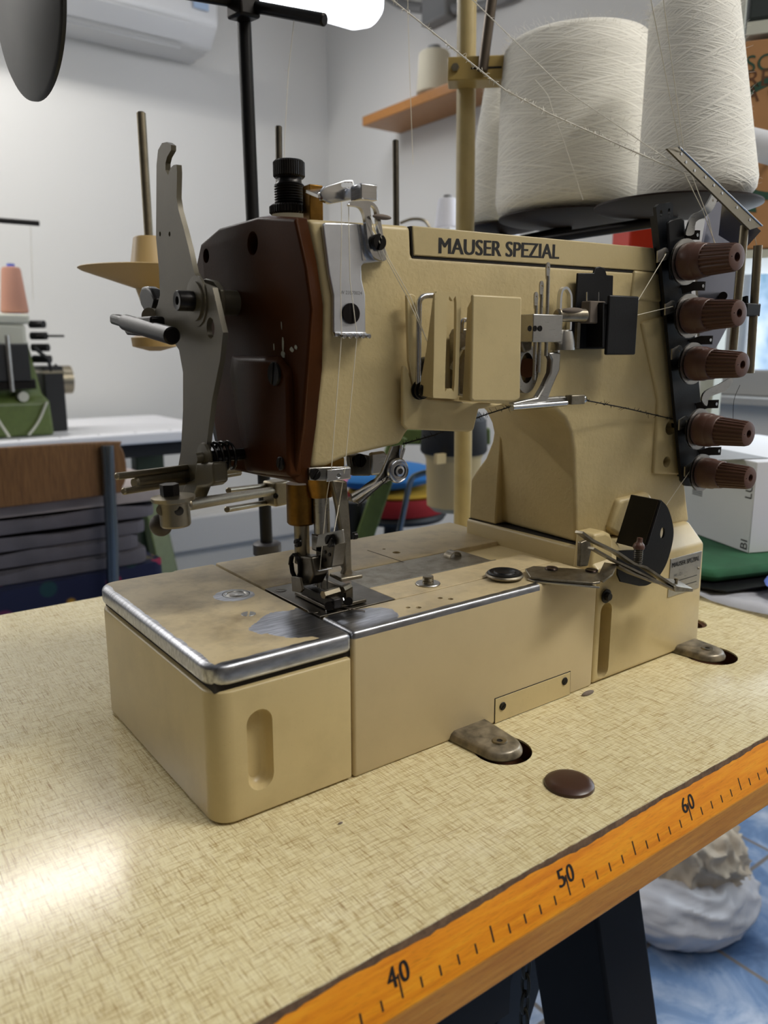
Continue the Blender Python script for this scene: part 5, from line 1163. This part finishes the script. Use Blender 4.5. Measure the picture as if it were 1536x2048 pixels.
# cloth stack
zz = -31.8; random.seed(21)
layers = [('floralnavy', 13.0, 'navy flowered cushion under the stack of grey cloths on the chair'), ('grayfab', 2.3, 'bottom dark grey folded cloth of the stack'), ('grayfab', 2.2, 'dark grey folded cloth, second from the bottom of the stack'), ('grayfab', 2.3, 'dark grey folded cloth, third from the bottom of the stack'), ('grayfab', 2.3, 'dark grey folded cloth just below the light one'), ('graylight', 3.0, 'light grey cloth on top of the stack on the chair')]
hx = PY(312, 1010, cy + 6).x
for i, (mt, h_, lb) in enumerate(layers):
    wv = [0, -3, -4.5, -3, -1, 1.5][i]; m = MB(); L = []
    for k, (kk, zq) in enumerate(((.9, 0), (1, .25), (1.0, .75), (.93, 1.0))):
        ring = rr(xl + 3 + i * .2, cy + 2.4, hx + wv, cy + 34, 3, n=5); rg = []
        nn_ = len(ring)
        dense = []
        for a_ in range(nn_):
            for f_ in range(5): dense.append(ring[a_].lerp(ring[(a_ + 1) % nn_], f_ / 5))
        cx_, cy_ = (xl + hx) / 2, cy + 18
        for p in dense: rg.append(V((cx_ + (p.x - cx_) * (.97 + .03 * kk), cy_ + (p.y - cy_) * (.94 + .06 * kk), zz + zq * h_ + .35 * math.sin(p.x * .35 + i) * (zq) + .25 * math.sin(p.x * 1.1 + p.y * .8 + i * 2) * zq)))
        L.append(rg)
    o = part('folded_cloth' if i else 'seat_cushion', m.loft(L), mt, base=((xl + hx) / 2, cy + 18, zz), sm=60)
    tag(o, lb, 'cloth' if i else 'cushion', 'cloths stacked on the chair' if i else None)
    zz += h_ + .75
# ================================================================== BEHIND THE ARCH
gs = thing('work_stand', 'green steel stand leg seen through the arch under the arm', 'machine stand', PD(760, 1000, 150))
def bar3(m, a, b, wd, th): d = (V(b) - V(a)).normalized(); s_ = d.cross(V((.6, .8, 0))).normalized(); return m.obox((V(a) + V(b)) / 2, d * (V(b) - V(a)).length / 2, s_ * wd / 2, d.cross(s_) * th / 2)
part('slanted_leg', bar3(MB(), PD(798, 870, 148), PD(700, 1160, 148), 3.4, 3), 'green', gs, bev=.3)
part('stand_rail', bar3(MB(), PD(796, 872, 149), PD(980, 872, 149), 3, 3), 'green', gs, bev=.3)
part('rear_leg', MB().cyl(PD(704, 1000, 152), PD(700, 1160, 152), 3.2), 'blackmat', gs)
mo = thing('machine_motor', 'beige round motor with black cap behind the arch under the arm', 'motor', PD(895, 950, 135))
c = PD(905, 1020, 138); zt_ = PD(905, 905, 138).z; zc = PD(905, 825, 138).z
part('motor_drum', MB().lathe((c.x, c.y, 0), ZA, [(0, c.z - .5), (3.4, c.z), (4.6, c.z + 1), (4.9, zt_ - 1), (5.4, zt_), (0, zt_)], 32), plain('beige_motor', (188, 168, 124), .45), mo)
part('motor_cap', MB().lathe((c.x, c.y, 0), ZA, [(0, zt_), (5.6, zt_), (5.9, zt_ + .5), (5.6, zc - 1.2), (4.4, zc), (0, zc)], 32), 'blackmat', mo)
part('motor_tabs', MB().box(PD(868, 908, 131), PD(900, 928, 131) + V((0, 1, 0))), plain('beige_tab', (188, 168, 124), .45), mo)
cs_ = thing('stool', 'stool with red and yellow seat layers behind the needle area', 'stool', PD(770, 1080, 175))
c = PD(785, 990, 175)
for nm, mt, r, h0, h1 in (('seat_base', 'blackmat', 11.5, -5.2, -3.4), ('red_layer', 'red', 12, -3.2, .4), ('yellow_layer', 'yellow', 11, .5, 1.6)):
    part(nm, MB().lathe((c.x + 1, c.y, c.z), ZA, [(0, h0), (r * .95, h0), (r, (h0 + h1) / 2), (r * .95, h1), (0, h1)], 32), mt, cs_)
part('centre_column', MB().cyl((c.x, c.y, c.z - 5.5), (c.x, c.y, FZ + 2), 2.0), 'blackmat', cs_)
for k in range(5): t = k * 2 * math.pi / 5; part('foot', MB().cyl((c.x, c.y, FZ + 4), (c.x + 18 * math.cos(t), c.y + 18 * math.sin(t), FZ + 1.2), 1.2), 'blackmat', cs_)
part('chrome_bail', MB().tube(smooth([PD(792, 1100, 155), PD(812, 1000, 155), PD(822, 960, 155), PD(840, 948, 155), PD(862, 944, 155)], 5), .6, 8), 'bluegrey', cs_)
o = part('cushion', MB().ball((c.x - 1.5, c.y + 1, c.z + 4.6), 1, (13, 11, 2.9)), 'floralblue', base=(c.x, c.y, c.z + 1.7)); tag(o, 'blue cushion with pink flowers on the stool behind the needle area', 'cushion')
o = part('rolled_cloth', MB().ball((c.x + 3.5, c.y + 14, c.z + 11.5), 1, (13, 6, 4.0)), plain('royal_blue_cloth', (40, 70, 170), .9), base=(c.x + 3, c.y + 14, c.z + 7)); tag(o, 'royal blue cloth bundle farther behind the flowered cushion', 'cloth'); bpy.data.objects.remove(o)

# ================================================================== RIGHT SIDE: BOXES
wb = thing('white_carton', 'white printed cardboard box on green cloth right of the machine', 'box', (70, 16, 2))
D0 = 88; cr = PD(1497, 1103, D0); lf = PD(1330, 1040, 100); rg_ = PD(1640, 1085, 84)
e1_ = V((lf.x - cr.x, lf.y - cr.y, 0)).normalized(); e2_ = V((-e1_.y, e1_.x, 0)); e2_ = e2_ if e2_.dot(V((1, 0, 0))) > 0 else -e2_
hgt = PD(1497, 925, D0).z - cr.z; zz0 = 2.2
P = [V((cr.x, cr.y, zz0)), V((cr.x, cr.y, zz0)) + e1_ * 22, V((cr.x, cr.y, zz0)) + e1_ * 22 + e2_ * 18, V((cr.x, cr.y, zz0)) + e2_ * 18]
part('carton', MB().prism(P, (0, 0, 9.6)), 'whitecard', wb, bev=.08)
nn1 = e2_ * -1
part('printed_band', MB().obox(P[0] + e1_ * 11 + ZA * 9.66, e1_ * 9, e2_ * 3, ZA * .02), 'greyplastic', wb)
text('printed_letters', 'BI', 'ink', wb, P[0] + nn1 * .03 + e1_ * .3 + ZA * .3, ZA, e1_, h=1.0, lift=0)
text('printed_letters', 'LUS', 'ink', wb, P[0] + nn1 * .03 + e1_ * .3 + ZA * 5.7, ZA, e1_, h=1.0, lift=0)
m = MB(); random.seed(9); zq = 4.5
while zq < 7.8:
    hq = random.choice((.05, .1, .16)); m.obox(P[0] + nn1 * .02 + e1_ * 9.2 + ZA * (zq + hq / 2), e1_ * .9, nn1 * .01, ZA * hq / 2); zq += hq + random.choice((.06, .1))
part('barcode', m, 'inkgrey', wb)
text('printed_letters', '008 114', 'inkgrey', wb, P[0] + nn1 * .03 + e1_ * 12.5 + ZA * 5, ZA, e1_, h=.5, lift=0)
o = part('green_cloth', MB().loft([[V((cr.x + a_, cr.y + b_, z_)) for a_, b_ in ((-14, 16), (-9, -1.6), (2, -5), (30, -8), (32, 20), (0, 30))] for z_ in (.95, 2.15)]), 'greencloth', base=(cr.x, cr.y + 10, .95), bev=.6, seg=3); tag(o, 'folded green cloth lying under the white printed box', 'cloth')
o = part('cutting_mat', MB().prism([V((cr.x + a_, cr.y + b_, .76)) for a_, b_ in ((-16, 17), (-10, -3.5), (2, -7), (34, -10), (34, 22))], (0, 0, .12)), 'black', base=(cr.x, cr.y + 10, .3)); tag(o, 'thin black board under the green cloth', 'board')
o = part('white_bottle', MB().prism([PD(x, y, 80) for x, y in ((1508, 990), (1536, 900), (1600, 880), (1600, 1010))], (6, 6, 0)), 'whitecard', base=PD(1530, 1000, 80)); tag(o, 'slanted white card leaning at the right edge before the window wall', 'card'); bpy.data.objects.remove(o)
# brown carton on a shelf
rsx = PD(1470, 510, 125)
rs = thing('storage_rack', 'grey metal rack at the right edge holding the brown carton', 'rack', (rsx.x + 12, rsx.y, FZ))
cc = PD(1455, 500, 120); 
f1 = V((.52, -.85, 0)).normalized(); f2 = V((.85, .52, 0)).normalized()
bx = thing('brown_carton', 'brown cardboard box with green ring print at the top right edge', 'box', cc)
L0 = V(cc)
part('carton', MB().prism([L0, L0 + f1 * 40, L0 + f1 * 40 + f2 * 24, L0 + f2 * 24], (0, 0, 25.5)), 'cardboard', bx, bev=.15)
def oncart(px, py):
    d = _ray(px, py); n_ = f2; return CAM + d * ((L0 - CAM).dot(n_) / d.dot(n_))
for s_, (x, y), hh in (('SCOL', (1491, 146), 2.0), ('RENZ', (1492, 176), 2.0), ('A CAR', (1486, 206), 2.0)):
    text('printed_letters', s_, 'darkgreenprint' if s_ == 'SCOL' else 'brownprint', bx, oncart(x, y) - f2 * .03, f1, ZA, h=hh, lift=.02)
cg_ = oncart(1560, 275); part('printed_ring', MB().prism(circ(cg_ - f2 * .02, f1, ZA, 7.6, 40), -f2 * .03, [circ(cg_ - f2 * .02, f1, ZA, 6.6, 40)]), 'darkgreenprint', bx)
part('printed_block', MB().prism([oncart(x, y) - f2 * .02 for x, y in ((1478, 400), (1511, 404), (1513, 425), (1478, 421))], -f2 * .03), 'darkgreenprint', bx)
part('shelf_board', MB().prism([L0 - f1 * 2 - ZA * 1.2, L0 + f1 * 44 - ZA * 1.2, L0 + f1 * 44 + f2 * 26 - ZA * 1.2, L0 + f2 * 26 - f1 * 2 - ZA * 1.2], (0, 0, 1.1)), 'offwhite', rs)
part('post', MB().box((L0 + f2 * 26).to_tuple()[:2] + (FZ,), ((L0 + f2 * 26).x + 2.5, (L0 + f2 * 26).y + 2.5, 120)), 'offwhite', rs)
pz_ = L0 + f1 * 42 + f2 * 3; part('post', MB().box((pz_.x, pz_.y, FZ), (pz_.x + 2.5, pz_.y + 2.5, 120)), 'offwhite', rs)
ub = PD(1485, 45, 122)
part('shelf_board', MB().prism([L0 + ZA * 26.2, L0 + ZA * 26.2 + f1 * 44, L0 + ZA * 26.2 + f1 * 44 + f2 * 26, L0 + ZA * 26.2 + f2 * 26], (0, 0, 1.5)), 'offwhite', rs)
o = part('bright_tube_bar', MB().rod(PD(1490, 284, 108), PD(1560, 302, 106), 1.7, .15), 'whitecard', base=PD(1520, 290, 107)); tag(o, 'unlit white bar standing in for a bright light tube by the brown carton, right edge', 'roll')  # added white bar standing in for a bright tube light
part('bar_hook', MB().cyl(PD(1556, 302, 106.2), oncart(1556, 302), .3, seg=8), 'nickel', o)
o = part('dark_case', MB().prism([L0 + ZA * 27.8, L0 + ZA * 27.8 + f1 * 40, L0 + ZA * 27.8 + f1 * 40 + f2 * 20, L0 + ZA * 27.8 + f2 * 20], (0, 0, 12)), plain('dark_green_case', (40, 48, 46), .6), base=L0 + ZA * 27.8, bev=.4); tag(o, 'dark green-grey case on the rack board above the brown carton', 'case')
rb_ = PD(1270, 476, 136)
o = part('red_box', MB().obox(rb_, V((2.4, -.9, 0)), V((.9, 2.4, 0)), ZA * 2.4), 'redplastic', base=rb_, bev=.3); tag(o, 'red plastic box seen between the arm and the cone plates', 'box')
o2 = thing('side_table', 'light shelf board carrying the red box behind the arm', 'shelf', (rb_.x, rb_.y, FZ))
part('board', MB().box((rb_.x - 10, rb_.y - 6, rb_.z - 3.4), (rb_.x + 8, rb_.y + 8, rb_.z - 2.45)), 'whitelam', o2); part('leg', MB().box((rb_.x - 1, rb_.y + 3, FZ), (rb_.x + 1, rb_.y + 5, rb_.z - 3.4)), 'offwhite', o2)
# bag of cloth on the floor
bg_ = thing('plastic_bag', 'clear bag stuffed with crumpled cream cloth on the blue floor', 'bag', (108, 40, FZ))
bc_ = V((104, 35, FZ + 7)); random.seed(4)
from mathutils import noise as NZ
def blobby(c, rx, ry, rz, amp, fr, n=28, flat=-.9):
    L = []
    for i in range(1, n):
        v_ = -math.pi / 2 + math.pi * i / n; ring = []
        for j in range(2 * n):
            u_ = 2 * math.pi * j / (2 * n); d = V((math.cos(v_) * math.cos(u_), math.cos(v_) * math.sin(u_), max(math.sin(v_), flat)))
            q = d * fr + NZ.noise_vector(d * fr * .6) * 1.2
            k = 1 + amp * ((1 - abs(NZ.noise(q))) ** 4 * 1.4 + .5 * (1 - abs(NZ.noise(q * 2.1))) ** 5 - .8)
            ring.append(V(c) + V((d.x * rx * k, d.y * ry * k, d.z * rz * (k if d.z > 0 else 1))))
        L.append(ring)
    return MB().loft(L)
part('crumpled_cloth', blobby(bc_ + V((2, 1, 1)), 10, 9.5, 10, .13, 2.2, 60), 'bagcloth', bg_, sm=80)
part('bag_film', blobby(bc_ + V((-1, 0, -3)), 15, 12, 6.5, .05, 1.8, 56, -.6), 'filmbag', bg_, sm=80)
